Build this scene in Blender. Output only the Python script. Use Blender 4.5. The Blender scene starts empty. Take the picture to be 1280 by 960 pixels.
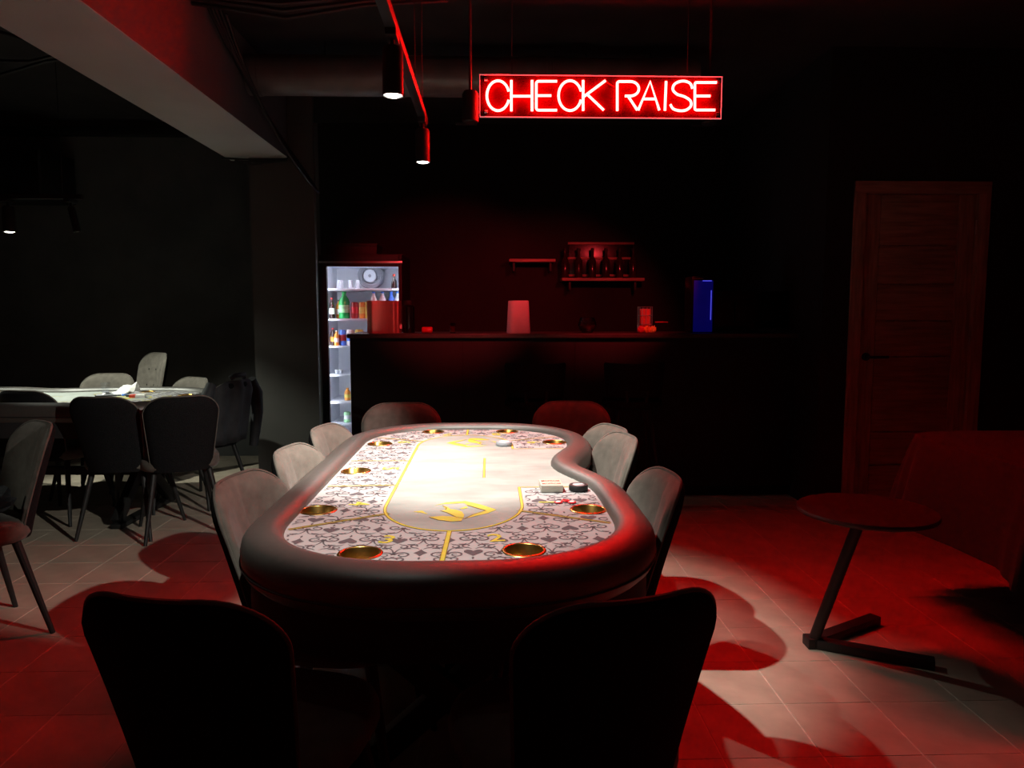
import bpy, bmesh, math, random
from mathutils import Vector, Matrix
random.seed(7)
PI = math.pi
R = math.radians
sc = bpy.context.scene
COL = sc.collection

# ------------------------------------------------------------------ camera
CAMZ = 1.31
FPX = 930.0
cam_d = bpy.data.cameras.new('camera')
cam_d.sensor_width = 36.0
cam_d.lens = FPX / 1280 * 36.0
cam_d.clip_start = 0.02
cam_o = bpy.data.objects.new('camera', cam_d)
COL.objects.link(cam_o)
cam_o.location = (0, 0, CAMZ)
PITCH = math.atan(91 / FPX)
YAW = math.atan(28 / FPX)
cam_o.rotation_euler = (PI / 2 - PITCH, 0, -YAW)
sc.camera = cam_o
CAMM = Matrix.Rotation(-YAW, 4, 'Z') @ Matrix.Rotation(PI / 2 - PITCH, 4, 'X')

# ------------------------------------------------------------------ world, exposure
w = bpy.data.worlds.new('world')
sc.world = w
w.use_nodes = True
w.node_tree.nodes['Background'].inputs[0].default_value = (0.02, 0.02, 0.024, 1)
w.node_tree.nodes['Background'].inputs[1].default_value = 0.0
sc.view_settings.view_transform = 'Standard'
sc.view_settings.look = 'None'
sc.view_settings.gamma = 1.0
sc.view_settings.exposure = 0.0
sc.view_settings.use_curve_mapping = False

# light levels (W for spots, radiance for emitters)
SPOTS = [  # lamps along the main track: position, aim, power, cone degrees, blend
    dict(y=1.44, aim=(-0.17, 2.12, 0.75), P=78, cone=54, blend=0.4),
    dict(y=2.54, aim=(-0.02, 2.86, 0.0), P=165, cone=68, blend=0.45),
    dict(y=3.64, aim=(0.05, 2.90, 0.75), P=34, cone=62, blend=0.6),
]
CROSS = dict(pos=(0.95, 1.45), aim=(-2.0, 4.25, 0.0), P=250, cone=31, blend=0.5)   # added unseen lamp above, right of the table, for the left floor
SIDE = dict(pos=(-3.7, 2.3), aim=(-1.82, 3.0, 0.75), P=30, cone=20, blend=0.6, col=(.95, 1.0, .86))   # added unseen lamp on the left, for the turned chair
BARRED = dict(P=115, cone=52, blend=0.55, col=(1.0, 0.035, 0.045))               # added red light in the cylinders beside the sign, for the bar
NEON = 340.0
FRIDGE = 34.0


def ray(px, py):
    d = CAMM @ Vector(((px - 640) / FPX, -(py - 480) / FPX, -1, 0))
    return Vector((d.x, d.y, d.z))


def PZ(px, py, z):
    d = ray(px, py)
    t = (z - CAMZ) / d.z
    return Vector((d.x * t, d.y * t, z))


def PY(px, py, Y):
    d = ray(px, py)
    t = Y / d.y
    return Vector((d.x * t, Y, CAMZ + d.z * t))


# ------------------------------------------------------------------ materials
def mat(name, col, rough=0.6, metal=0.0, noise=None, emit=None, strength=0, bump=None, sheen=0, spec=None, coat=0):
    m = bpy.data.materials.new(name)
    m.use_nodes = True
    nt = m.node_tree
    b = nt.nodes['Principled BSDF']
    b.inputs['Base Color'].default_value = (*col, 1)
    b.inputs['Roughness'].default_value = rough
    b.inputs['Metallic'].default_value = metal
    if spec is not None:
        b.inputs['Specular IOR Level'].default_value = spec
    if sheen:
        b.inputs['Sheen Weight'].default_value = sheen
        b.inputs['Sheen Roughness'].default_value = 0.4
    if coat:
        b.inputs['Coat Weight'].default_value = coat
    if emit:
        b.inputs['Emission Color'].default_value = (*emit, 1)
        b.inputs['Emission Strength'].default_value = strength
    if noise or bump:
        tc = nt.nodes.new('ShaderNodeTexCoord')
    if noise:
        scale, amt = noise[0], noise[1]
        stretch = noise[2] if len(noise) > 2 else (1, 1, 1)
        mp = nt.nodes.new('ShaderNodeMapping')
        mp.inputs['Scale'].default_value = stretch
        n = nt.nodes.new('ShaderNodeTexNoise')
        n.inputs['Scale'].default_value = scale
        n.inputs['Detail'].default_value = 6
        r = nt.nodes.new('ShaderNodeValToRGB')
        r.color_ramp.elements[0].position = 0.3
        r.color_ramp.elements[1].position = 0.7
        r.color_ramp.elements[0].color = tuple(max(0, c * (1 - amt)) for c in col) + (1,)
        r.color_ramp.elements[1].color = tuple(min(1, c * (1 + amt)) for c in col) + (1,)
        nt.links.new(tc.outputs['Object'], mp.inputs['Vector'])
        nt.links.new(mp.outputs['Vector'], n.inputs['Vector'])
        nt.links.new(n.outputs['Fac'], r.inputs['Fac'])
        nt.links.new(r.outputs['Color'], b.inputs['Base Color'])
    if bump:
        n2 = nt.nodes.new('ShaderNodeTexNoise')
        n2.inputs['Scale'].default_value = bump[0]
        n2.inputs['Detail'].default_value = 4
        bp = nt.nodes.new('ShaderNodeBump')
        bp.inputs['Strength'].default_value = bump[1]
        bp.inputs['Distance'].default_value = 0.002
        nt.links.new(tc.outputs['Object'], n2.inputs['Vector'])
        nt.links.new(n2.outputs['Fac'], bp.inputs['Height'])
        nt.links.new(bp.outputs['Normal'], b.inputs['Normal'])
    return m


def glass_mat(name, tint=(1, 1, 1), refl=0.05, alpha_tint=1.0):
    m = bpy.data.materials.new(name)
    m.use_nodes = True
    nt = m.node_tree
    nt.nodes.remove(nt.nodes['Principled BSDF'])
    out = nt.nodes['Material Output']
    t = nt.nodes.new('ShaderNodeBsdfTransparent')
    t.inputs['Color'].default_value = (*tint, 1)
    g = nt.nodes.new('ShaderNodeBsdfGlossy')
    g.inputs['Roughness'].default_value = 0.03
    mx = nt.nodes.new('ShaderNodeMixShader')
    mx.inputs[0].default_value = refl
    nt.links.new(t.outputs[0], mx.inputs[1])
    nt.links.new(g.outputs[0], mx.inputs[2])
    nt.links.new(mx.outputs[0], out.inputs['Surface'])
    return m


M = {}
M.update(
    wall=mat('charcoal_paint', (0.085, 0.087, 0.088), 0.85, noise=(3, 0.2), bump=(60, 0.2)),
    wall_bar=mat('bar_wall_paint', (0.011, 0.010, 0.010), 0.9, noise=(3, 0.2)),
    ceil=mat('black_ceiling_paint', (0.026, 0.024, 0.025), 0.9, noise=(4, 0.3), bump=(30, 0.3)),
    beam=mat('grey_beam_underside', (0.50, 0.51, 0.48), 0.8, noise=(2, 0.08), bump=(80, 0.1)),
    beam_side=mat('dark_beam_sides', (0.12, 0.12, 0.13), 0.85, noise=(2, 0.15)),
    column=mat('column_paint', (0.075, 0.072, 0.066), 0.85, noise=(2, 0.12), bump=(80, 0.1)),
    tile=mat('beige_stone_tile', (0.46, 0.39, 0.31), 0.42, noise=(7, 0.16), bump=(45, 0.25)),
    grout=mat('pale_grout', (0.62, 0.54, 0.45), 0.8, noise=(40, 0.2)),
    fabric=mat('taupe_velour', (0.114, 0.101, 0.087), 0.9, noise=(25, 0.18), bump=(350, 0.5), sheen=0.15, spec=0.2),
    fabric_back=mat('black_tweed', (0.010, 0.010, 0.011), 0.95, noise=(260, 0.7), bump=(350, 0.6), spec=0.1),
    black=mat('black_metal', (0.008, 0.008, 0.008), 0.6, noise=(30, 0.2)),
    blackplastic=mat('black_plastic', (0.01, 0.01, 0.011), 0.6, noise=(20, 0.2)),
    leather=mat('dark_leatherette', (0.050, 0.044, 0.039), 0.5, noise=(60, 0.12), bump=(260, 0.08), spec=1.0, coat=0.5))
M['leather'].node_tree.nodes['Principled BSDF'].inputs['Coat Roughness'].default_value = 0.5
M.update(
    skirt=mat('black_apron', (0.012, 0.011, 0.012), 0.7, noise=(10, 0.2)),
    felt=mat('printed_cloth_base', (0.37, 0.36, 0.37), 0.85, noise=(18, 0.03)),
    zone=mat('marbled_cloth', (0.28, 0.30, 0.285), 0.85, noise=(6, 0.17, (1, 2.2, 1))),
    ink=mat('grey_ink', (0.085, 0.075, 0.085), 0.85, noise=(30, 0.1)),
    goldink=mat('yellow_ink', (0.52, 0.45, 0.05), 0.7, noise=(30, 0.1)),
    goldline=mat('dark_gold_ink', (0.20, 0.13, 0.02), 0.8, noise=(30, 0.1)),
    brass=mat('polished_brass', (0.72, 0.44, 0.12), 0.28, 1.0, noise=(5, 0.05)),
    wood=mat('red_brown_veneer', (0.40, 0.26, 0.19), 0.5, noise=(9, 0.35, (6, 6, 0.5)), bump=(50, 0.1)),
    wood_cross=mat('cross_grain_veneer', (0.36, 0.23, 0.165), 0.5, noise=(9, 0.35, (0.5, 6, 6))),
    groove=mat('dark_groove', (0.01, 0.008, 0.008), 0.8, noise=(10, 0.1)),
    steel=mat('brushed_steel', (0.55, 0.55, 0.56), 0.3, 1.0, noise=(20, 0.08)),
    duct=mat('galvanised_duct', (0.20, 0.19, 0.18), 0.5, 0.5, noise=(5, 0.2)),
    acrylic=mat('dark_acrylic', (0.0145, 0.0010, 0.0030), 0.6, noise=(3, 0.03), spec=0.0),
    fridge_in=mat('white_liner', (0.72, 0.74, 0.80), 0.5, noise=(4, 0.03)),
    greybits=mat('grey_plastic', (0.32, 0.33, 0.37), 0.5, noise=(6, 0.1)),
    cloth=mat('dark_tablecloth', (0.012, 0.009, 0.010), 0.9, noise=(12, 0.2), bump=(120, 0.3), sheen=0.1),
    barfront=mat('black_bar_panel', (0.009, 0.010, 0.010), 0.7, noise=(6, 0.2)),
    bartop=mat('bar_worktop', (0.06, 0.05, 0.045), 0.4, noise=(20, 0.2)),
    stooltop=mat('dark_stool_top', (0.04, 0.03, 0.028), 0.35, noise=(9, 0.2)),
    white=mat('white_paper', (0.8, 0.8, 0.78), 0.7, noise=(8, 0.04)),
    red=mat('red_plastic', (0.6, 0.02, 0.03), 0.35, noise=(20, 0.1)),
    redprint=mat('red_print', (0.55, 0.05, 0.03), 0.7, noise=(20, 0.1)),
    green=mat('green_bottle_plastic', (0.02, 0.42, 0.09), 0.2, noise=(9, 0.3)),
    lightgreen=mat('pale_green_label', (0.35, 0.7, 0.35), 0.4, noise=(30, 0.4)),
    blue=mat('blue_label', (0.07, 0.22, 0.75), 0.4, noise=(12, 0.3)),
    orange=mat('orange_label', (0.8, 0.28, 0.03), 0.4, noise=(12, 0.3)),
    yellow=mat('yellow_label', (0.85, 0.65, 0.12), 0.4, noise=(12, 0.3)),
    darkred=mat('dark_red_label', (0.35, 0.02, 0.02), 0.4, noise=(12, 0.3)),
    cola=mat('dark_cola', (0.03, 0.012, 0.01), 0.15, noise=(12, 0.3)),
    jacket=mat('black_jacket', (0.022, 0.023, 0.027), 0.7, noise=(12, 0.4), bump=(30, 0.8)),
    copper=mat('coppery_steel', (0.75, 0.40, 0.33), 0.38, 0.8, noise=(6, 0.08, (8, 1, 1))),
    screen=mat('black_screen', (0.004, 0.004, 0.005), 0.25, noise=(6, 0.1)),
    lens=mat('lit_lens', (1, 1, 0.95), 0.3, emit=(1, 0.97, 0.88), strength=14, noise=(20, 0.02)),
    lens_off=mat('dark_lens', (0.05, 0.05, 0.05), 0.2, noise=(20, 0.1)),
    neon=mat('red_neon', (0.6, 0.02, 0.02), 0.4, emit=(1.0, 0.0042, 0.0036), strength=NEON, noise=(20, 0.01)),
    edge=mat('edge_lit_acrylic', (0.6, 0.1, 0.1), 0.4, emit=(1.0, 0.30, 0.32), strength=0.45, noise=(20, 0.02)),
    led=mat('fridge_led', (1, 1, 1), 0.4, emit=(0.86, 0.90, 1.0), strength=FRIDGE, noise=(20, 0.01)),
    blueled=mat('blue_backlight', (0.02, 0.02, 0.3), 0.4, emit=(0.01, 0.012, 1.0), strength=0.05, noise=(6, 0.3)),
    blueled2=mat('bright_blue_led', (0.1, 0.1, 0.8), 0.4, emit=(0.10, 0.10, 1.0), strength=0.7, noise=(20, 0.01)),
    glass=glass_mat('clear_glass', (0.96, 0.97, 0.98), 0.04),
    darkglass=glass_mat('smoky_glass', (0.55, 0.5, 0.5), 0.10),
)


# ------------------------------------------------------------------ mesh builder
class MB:
    def __init__(s):
        s.v, s.f = [], []

    def add(s, verts, faces):
        o = len(s.v)
        s.v += [tuple(p) for p in verts]
        s.f += [tuple(i + o for i in f) for f in faces]
        return s

    def box(s, x0, x1, y0, y1, z0, z1, b=0.0, rot=None, at=None):
        bm = bmesh.new()
        bmesh.ops.create_cube(bm, size=1)
        for v in bm.verts:
            v.co = Vector(((x0 + x1) / 2 + v.co.x * (x1 - x0), (y0 + y1) / 2 + v.co.y * (y1 - y0), (z0 + z1) / 2 + v.co.z * (z1 - z0)))
        if b > 0:
            bmesh.ops.bevel(bm, geom=list(bm.edges), offset=b, segments=2, affect='EDGES', profile=0.6)
        if rot is not None:
            for v in bm.verts:
                v.co = rot @ v.co
        if at is not None:
            for v in bm.verts:
                v.co = v.co + Vector(at)
        bm.verts.index_update()
        s.add([v.co.copy() for v in bm.verts], [[v.index for v in f.verts] for f in bm.faces])
        bm.free()
        return s

    def tube(s, path, r, seg=10, closed=False, caps=True):
        path = [Vector(p) for p in path]
        n = len(path)
        rs = r if isinstance(r, (list, tuple)) else [r] * n
        verts, faces = [], []
        up = None
        for i, p in enumerate(path):
            if closed:
                t = path[(i + 1) % n] - path[i - 1]
            else:
                t = path[min(i + 1, n - 1)] - path[max(i - 1, 0)]
            t.normalize()
            if up is None:
                up = Vector((0, 0, 1)) if abs(t.z) < 0.9 else Vector((1, 0, 0))
            a = (up - t * up.dot(t)).normalized()
            up = a
            bb = t.cross(a)
            for k in range(seg):
                an = 2 * PI * k / seg
                verts.append(p + (a * math.cos(an) + bb * math.sin(an)) * rs[i])
        m = n if closed else n - 1
        for i in range(m):
            for k in range(seg):
                j = (i + 1) % n
                faces.append((i * seg + k, i * seg + (k + 1) % seg, j * seg + (k + 1) % seg, j * seg + k))
        if caps and not closed:
            faces.append(tuple(reversed(range(seg))))
            faces.append(tuple(range((n - 1) * seg, n * seg)))
        return s.add(verts, faces)

    def lathe(s, prof, seg=24, at=(0, 0, 0), rot=None, cap=True):
        verts, faces = [], []
        for (r, z) in prof:
            for k in range(seg):
                a = 2 * PI * k / seg
                p = Vector((r * math.cos(a), r * math.sin(a), z))
                if rot is not None:
                    p = rot @ p
                verts.append(p + Vector(at))
        n = len(prof)
        for i in range(n - 1):
            for k in range(seg):
                faces.append((i * seg + k, i * seg + (k + 1) % seg, (i + 1) * seg + (k + 1) % seg, (i + 1) * seg + k))
        if cap:
            if prof[0][0] > 1e-5:
                faces.append(tuple(reversed(range(seg))))
            if prof[-1][0] > 1e-5:
                faces.append(tuple(range((n - 1) * seg, n * seg)))
        return s.add(verts, faces)

    def ribbon(s, pts, wid, z, ok=None):
        """flat strip on a horizontal plane"""
        n = len(pts)
        ws = wid if isinstance(wid, (list, tuple)) else [wid] * n
        L, Rr = [], []
        for i in range(n):
            a = Vector(pts[max(i - 1, 0)][:2])
            b = Vector(pts[min(i + 1, n - 1)][:2])
            d = b - a
            if d.length < 1e-9:
                d = Vector((1, 0))
            d.normalize()
            nrm = Vector((-d.y, d.x)) * ws[i] / 2
            p = Vector(pts[i][:2])
            L.append((p.x + nrm.x, p.y + nrm.y, z))
            Rr.append((p.x - nrm.x, p.y - nrm.y, z))
        faces = []
        for i in range(n - 1):
            if ok and not (ok(*pts[i][:2]) and ok(*pts[i + 1][:2])):
                continue
            faces.append((i, n + i, n + i + 1, i + 1))
        if faces:
            s.add(L + Rr, faces)
        return s

    def poly(s, pts, z=None):
        vs = [(p[0], p[1], z if z is not None else p[2]) for p in pts]
        return s.add(vs, [tuple(range(len(vs)))])

    def mesh(s, name, m, smooth=35):
        me = bpy.data.meshes.new(name)
        me.from_pydata(s.v, [], s.f)
        me.update()
        if m is not None:
            for mm in (m if isinstance(m, (list, tuple)) else [m]):
                me.materials.append(mm)
        if smooth:
            me.polygons.foreach_set('use_smooth', [True] * len(me.polygons))
            me.set_sharp_from_angle(angle=R(smooth))
        return me

    def build(s, name, m, parent=None, smooth=35, loc=None, rotz=0):
        o = bpy.data.objects.new(name, s.mesh(name, m, smooth))
        COL.objects.link(o)
        if parent:
            o.parent = parent
        if loc is not None:
            o.location = loc
        o.rotation_euler.z = rotz
        return o


def tag(o, label=None, cat=None, group=None, kind=None):
    if label:
        o['label'] = label
    if cat:
        o['category'] = cat
    if group:
        o['group'] = group
    if kind:
        o['kind'] = kind
    return o


def thing(name, label, cat, loc=(0, 0, 0), rotz=0, group=None):
    o = bpy.data.objects.new(name, None)
    o.empty_display_size = 0.1
    COL.objects.link(o)
    o.location = loc
    o.rotation_euler = (0, 0, rotz)
    return tag(o, label, cat, group)


def copy_tree(o, parent=None):
    c = o.copy()
    COL.objects.link(c)
    if parent:
        c.parent = parent
    for ch in list(o.children):
        copy_tree(ch, c)
    return c


def struct(name, mb, m, parent=None, smooth=0):
    o = mb.build(name, m, parent, smooth)
    if not parent:
        o['kind'] = 'structure'
    return o


def text_mesh(body, size, m, name, parent, loc, ang):
    cu = bpy.data.curves.new(name, 'FONT')
    cu.body = body
    cu.size = size
    cu.align_x = 'CENTER'
    cu.align_y = 'CENTER'
    cu.resolution_u = 3
    cu.offset = size * 0.012
    t = bpy.data.objects.new(name + '_src', cu)
    COL.objects.link(t)
    dg = bpy.context.evaluated_depsgraph_get()
    me = bpy.data.meshes.new_from_object(t.evaluated_get(dg))
    bpy.data.objects.remove(t)
    bpy.data.curves.remove(cu)
    me.name = name
    me.materials.clear()
    me.materials.append(m)
    o = bpy.data.objects.new(name, me)
    COL.objects.link(o)
    o.parent = parent
    o.location = loc
    o.rotation_euler = ang if isinstance(ang, tuple) else (0, 0, ang)
    return o


# ------------------------------------------------------------------ room
CEIL = 2.95
BACKY = 6.75
DOORY = 4.75
XL, XR, YF = -4.7, 4.3, -1.9
ALX = 2.14       # left end of the door wall

# floor: grout bed with tiles laid on it
b = MB().box(XL - .1, XR + .1, YF - .1, BACKY + .1, -0.12, -0.0018)
floor = struct('floor', b, M['grout'])
T = 0.30
GX, GY = 0.9825, 2.95
tiles = []
for i in range(-24, 16):
    for j in range(-20, 16):
        x0, y0 = GX + i * T, GY + j * T
        x1, y1 = x0 + T, y0 + T
        x0, x1 = max(x0, XL), min(x1, XR)
        y0, y1 = max(y0, YF), min(y1, BACKY)
        if x1 - x0 < 0.03 or y1 - y0 < 0.03:
            continue
        if y0 > DOORY - .03 and x0 > ALX - .05:
            continue
        tiles.append((x0, x1, y0, y1))


def tile_mb(x0, x1, y0, y1, mb, org=(0, 0)):
    g, c = 0.0022, 0.0010
    x0, x1, y0, y1 = x0 + g - org[0], x1 - g - org[0], y0 + g - org[1], y1 - g - org[1]
    vs = [(x0, y0, -.006), (x1, y0, -.006), (x1, y1, -.006), (x0, y1, -.006),
          (x0, y0, -c), (x1, y0, -c), (x1, y1, -c), (x0, y1, -c),
          (x0 + c, y0 + c, 0), (x1 - c, y0 + c, 0), (x1 - c, y1 - c, 0), (x0 + c, y1 - c, 0)]
    fs = [(8, 9, 10, 11)]
    for k in range(4):
        n = (k + 1) % 4
        fs += [(k, n, 4 + n, 4 + k), (4 + k, 4 + n, 8 + n, 8 + k)]
    mb.add(vs, fs)


def in_view(x, y):
    if y < 1.9:
        return False
    px = 612 + x / y * 930
    py = 389 + 1.31 * 930 / y
    return -60 < px < 1340 and py < 990 and not (440 < px < 990 and py < 640 + 0 and y > 5.1) and not (300 < px < 830 and y < 5)


vis = sorted([t for t in tiles if in_view((t[0] + t[1]) / 2, (t[2] + t[3]) / 2)], key=lambda t: (t[2]) ** 2 + ((t[0] + t[1]) / 2) ** 2)[:298]
visset = set(vis)
tm = MB()
tile_mb(0, T, 0, T, tm)
tile_me = tm.mesh('tile', M['tile'], 0)
rest = MB()
for t in tiles:
    if t in visset:
        if abs(t[1] - t[0] - T) < 1e-6 and abs(t[3] - t[2] - T) < 1e-6:
            o = bpy.data.objects.new('tile', tile_me)
        else:
            q = MB()
            tile_mb(t[0], t[1], t[2], t[3], q, (t[0], t[2]))
            o = bpy.data.objects.new('tile', q.mesh('tile', M['tile'], 0))
        COL.objects.link(o)
        o.parent = floor
        o.location = (t[0], t[2], random.uniform(-.0006, .0004))
    else:
        tile_mb(*t, rest)
ro = rest.build('floor_tiles', M['tile'], floor, 0)
ro['kind'] = 'stuff'

struct('ceiling', MB().box(XL - .1, XR + .1, YF - .1, BACKY + .1, CEIL, CEIL + .12), M['ceil'])
struct('wall_left', MB().box(XL - .12, XL, YF - .1, BACKY + .1, 0, CEIL), M['wall'])
struct('wall_front', MB().box(XL, XR, YF - .12, YF, 0, CEIL), M['wall'])
struct('wall_right', MB().box(XR, XR + .12, YF - .1, DOORY + .1, 0, CEIL), M['wall'])
struct('wall_back', MB().box(XL, -1.5, BACKY, BACKY + .12, 0, CEIL), M['wall'])
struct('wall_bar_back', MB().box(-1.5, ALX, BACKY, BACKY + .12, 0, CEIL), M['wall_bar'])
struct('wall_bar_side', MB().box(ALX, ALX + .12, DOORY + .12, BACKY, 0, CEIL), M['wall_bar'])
# door wall with its opening
dL, dR = PY(1065, 300, DOORY).x, PY(1234, 300, DOORY).x
dT = PY(1150, 227, DOORY).z
jw = 0.075
b = MB()
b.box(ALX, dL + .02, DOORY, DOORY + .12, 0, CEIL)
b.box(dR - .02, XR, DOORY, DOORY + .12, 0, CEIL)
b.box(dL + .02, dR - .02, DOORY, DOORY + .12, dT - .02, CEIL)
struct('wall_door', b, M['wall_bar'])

# door
door = struct('door_1', MB().box(dL + jw, dR - jw, DOORY + .03, DOORY + .07, 0.01, dT - jw), M['wood'])
fr = MB()
fr.box(dL, dL + jw, DOORY - .018, DOORY + .10, 0, dT, .003)
fr.box(dR - jw, dR, DOORY - .018, DOORY + .10, 0, dT, .003)
fr.build('door_frame_post', M['wood'], door)
MB().box(dL, dR, DOORY - .0185, DOORY + .10, dT - jw, dT + .0005, .003).build('door_frame_head', M['wood_cross'], door)
lx0, lx1 = dL + jw + .004, dR - jw - .004
st = 0.105
MB().box(lx0, lx0 + st, DOORY + .012, DOORY + .03, 0.012, dT - jw - .004, .003).build('stile', M['wood'], door)
MB().box(lx1 - st, lx1, DOORY + .012, DOORY + .03, 0.012, dT - jw - .004, .003).build('stile', M['wood'], door)
ys = [dT - jw - .004]
for py in (307, 355, 401, 446, 540):
    ys.append(PY(1150, py, DOORY).z)
ys.append(0.30)
ys.append(0.012)
for a, c in zip(ys[:-1], ys[1:]):
    MB().box(lx0 + st + .004, lx1 - st - .004, DOORY + .016, DOORY + .03, c + .004, a - .004, .002).build('door_panel', M['wood_cross'], door)
MB().box(lx1 - st - .004, lx1 - st + .004, DOORY + .008, DOORY + .02, .02, dT - jw - .1, .002).build('bead', M['wood'], door)
hp = PY(1083, 446, DOORY)
h = MB()
h.lathe([(0.001, 0), (.026, 0), (.026, .01), (.001, .01)], 20, at=(hp.x, DOORY + .012, hp.z), rot=Matrix.Rotation(PI / 2, 3, 'X'))
h.tube([(hp.x, DOORY + .012, hp.z), (hp.x, DOORY - .04, hp.z), (hp.x + .02, DOORY - .048, hp.z), (hp.x + .12, DOORY - .048, hp.z)], .009, 10)
h.build('door_handle', M['black'], door)
for zz in (.3, 1.05, 1.8):
    MB().lathe([(.007, 0), (.007, .09)], 10, at=(dR - jw + .004, DOORY + .004, zz)).build('hinge', M['steel'], door)

# ceiling beam and column on the left
BZ = 2.43
bx0, bx1, colY = -1.93, -1.475, 5.65
bm_ = MB().box(bx0, bx1, YF, colY + .12, BZ, CEIL, .004)
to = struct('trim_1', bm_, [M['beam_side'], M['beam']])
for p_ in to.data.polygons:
    p_.material_index = 1 if p_.normal.z < -.6 else 0  # underside takes the paler grey, all other faces the dark one
fp = [(-1.765, colY), (-1.295, colY), (-1.295, colY + .06), (-1.48, colY + .32), (-1.765, colY + .32)]
struct('trim_2', MB().add([(x, y, z) for z in (0, CEIL - .001) for x, y in fp],
                          [(0, 1, 6, 5), (1, 2, 7, 6), (2, 3, 8, 7), (3, 4, 9, 8), (4, 0, 5, 9), (4, 3, 2, 1, 0), (5, 6, 7, 8, 9)]), M['column'])
# bundled cables round the joint of beam and column
cb = MB()
for k, (dy, dz) in enumerate(((0, 0), (.012, -.02), (.03, -.04))):
    cb.tube([(bx0 - .02 + .1 * k, colY - .03 - dy, BZ - .01 + dz), (bx0 + .22, colY - .035 - dy, BZ - .02 + dz), (bx1, colY - .03 - dy, BZ - .012 + dz * .4), (bx1 + .03, colY - .03, BZ + .03)], .007, 6)
for k in range(5):
    a = .018 * k
    pts = []
    for t in range(11):
        u = t / 10
        p0 = Vector((bx1 + .025 + a * .3, 3.95 + .08 * k, CEIL - .03))
        p1 = Vector((bx1 + .03 + a, 4.7, CEIL - .36 - .05 * k))
        p2 = Vector((bx1 + .16 + a, 5.58, BZ - .14 - .03 * k))
        pts.append(p0 * (1 - u) ** 2 + p1 * 2 * u * (1 - u) + p2 * u * u)
    cb.tube(pts, .008 + .001 * (k % 3), 6)
tag(cb.build('cable_bundle', M['blackplastic']), 'loose black cables bundled along the grey ceiling beam beside the column', 'cable')
# cable runs under the ceiling of the left room
cb = MB()
for k in range(4):
    pts = []
    for t in range(17):
        u = t / 16
        pts.append((-4.6 + 2.6 * u, 3.6 + .25 * k + .5 * u + .1 * math.sin(u * 9 + k), CEIL - .10 - .05 * math.sin(u * 14 + 2 * k) - .03 * k))
    cb.tube(pts, .011, 6)
tag(cb.build('cable_run', M['blackplastic']), 'sagging black cables under the ceiling of the left-hand room', 'cable')
tag(MB().box(-4.6, -1.95, BACKY - .11, BACKY - .03, CEIL - .14, CEIL - .07, .005).build('cable_tray', M['black']), 'black cable tray along the back wall above the left table', 'cable tray')
# cable tray and pipes under the main ceiling
cb = MB()
for k in range(4):
    cb.tube([(-1.47, 3.75 + .05 * k, 2.84 - .01 * (k % 2)), (-1.0, 3.72 + .05 * k, 2.80 - .015 * k), (-.6, 3.74 + .05 * k, 2.83), (-.2, 3.75 + .05 * k, 2.86)], .011, 6)
tag(cb.build('ceiling_cables', M['blackplastic']), 'black cables running across under the dark ceiling above the duct', 'cable')

# round ventilation duct
dct = thing('ventilation_duct', 'grey round ventilation duct running under the ceiling towards the neon sign', 'duct', (0, 4.75, 2.745))
rx = Matrix.Rotation(PI / 2, 3, 'Y')
MB().lathe([(.118, 0), (.118, 2.75)], 28, at=(bx1 + .01, 0, 0), rot=rx).build('pipe', M['duct'], dct)
for xx in (-1.42, -.55, .35, 1.12):
    MB().lathe([(.119, 0), (.124, .003), (.124, .03), (.119, .033)], 28, at=(xx, 0, 0), rot=rx).build('seam_band', M['duct'], dct)
for xx in (-1.0, .6, 1.0):
    MB().tube([(xx, 0, .118), (xx, 0, CEIL - 2.745)], .004, 6).build('hanger', M['black'], dct)

# ------------------------------------------------------------------ neon sign
SY = 3.9
s0, s1 = PY(600, 93, SY), PY(901.5, 147, SY)
scx, scz = (s0.x + s1.x) / 2, (s0.z + s1.z) / 2
sw, sh = (s1.x - s0.x) / 2, (s0.z - s1.z) / 2
sign = thing('neon_sign', 'red glowing neon sign reading CHECK RAISE hung below the ceiling', 'sign', (scx, SY, scz))
MB().box(-sw, sw, .012, .020, -sh, sh).build('backing_panel', M['acrylic'], sign)
e = .0042
for (x0, x1, z0, z1) in ((-sw, sw, sh, sh + e), (-sw, sw, -sh - e, -sh), (sw, sw + e, -sh - e, sh + e), (-sw - e * .6, -sw, -sh - e, sh + e)):
    MB().box(x0, x1, .010, .021, z0, z1).build('panel_edge', M['edge'], sign)
for sx in (-1, 1):
    for sz in (-1, 1):
        MB().lathe([(.001, .016), (.008, .014), (.009, 0), (.009, -.002)], 12, at=(sx * (sw - .024), .010, sz * (sh - .022)), rot=rx @ Matrix.Rotation(0, 3, 'X')).build('standoff_screw', M['steel'], sign)


def SP(px, py):
    p = PY(px, py, SY)
    return Vector((p.x - scx, -.004, p.z - scz))


def ell(cx, cy, rx_, ry_, a0, a1, n=26):
    return [(cx + rx_ * math.cos(R(a0 + (a1 - a0) * i / n)), cy - ry_ * math.sin(R(a0 + (a1 - a0) * i / n))) for i in range(n + 1)]


def rnd(pts, r=3.2, n=5):
    """round the corners of a polyline"""
    out = [pts[0]]
    for i in range(1, len(pts) - 1):
        p, a, c = Vector(pts[i]), Vector(pts[i - 1]), Vector(pts[i + 1])
        u, v_ = (a - p).normalized(), (c - p).normalized()
        q0, q1 = p + u * r, p + v_ * r
        for k in range(n + 1):
            t = k / n
            q = q0 * (1 - t) ** 2 + p * 2 * t * (1 - t) + q1 * t * t
            out.append(tuple(q))
    out.append(pts[-1])
    return out


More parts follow.
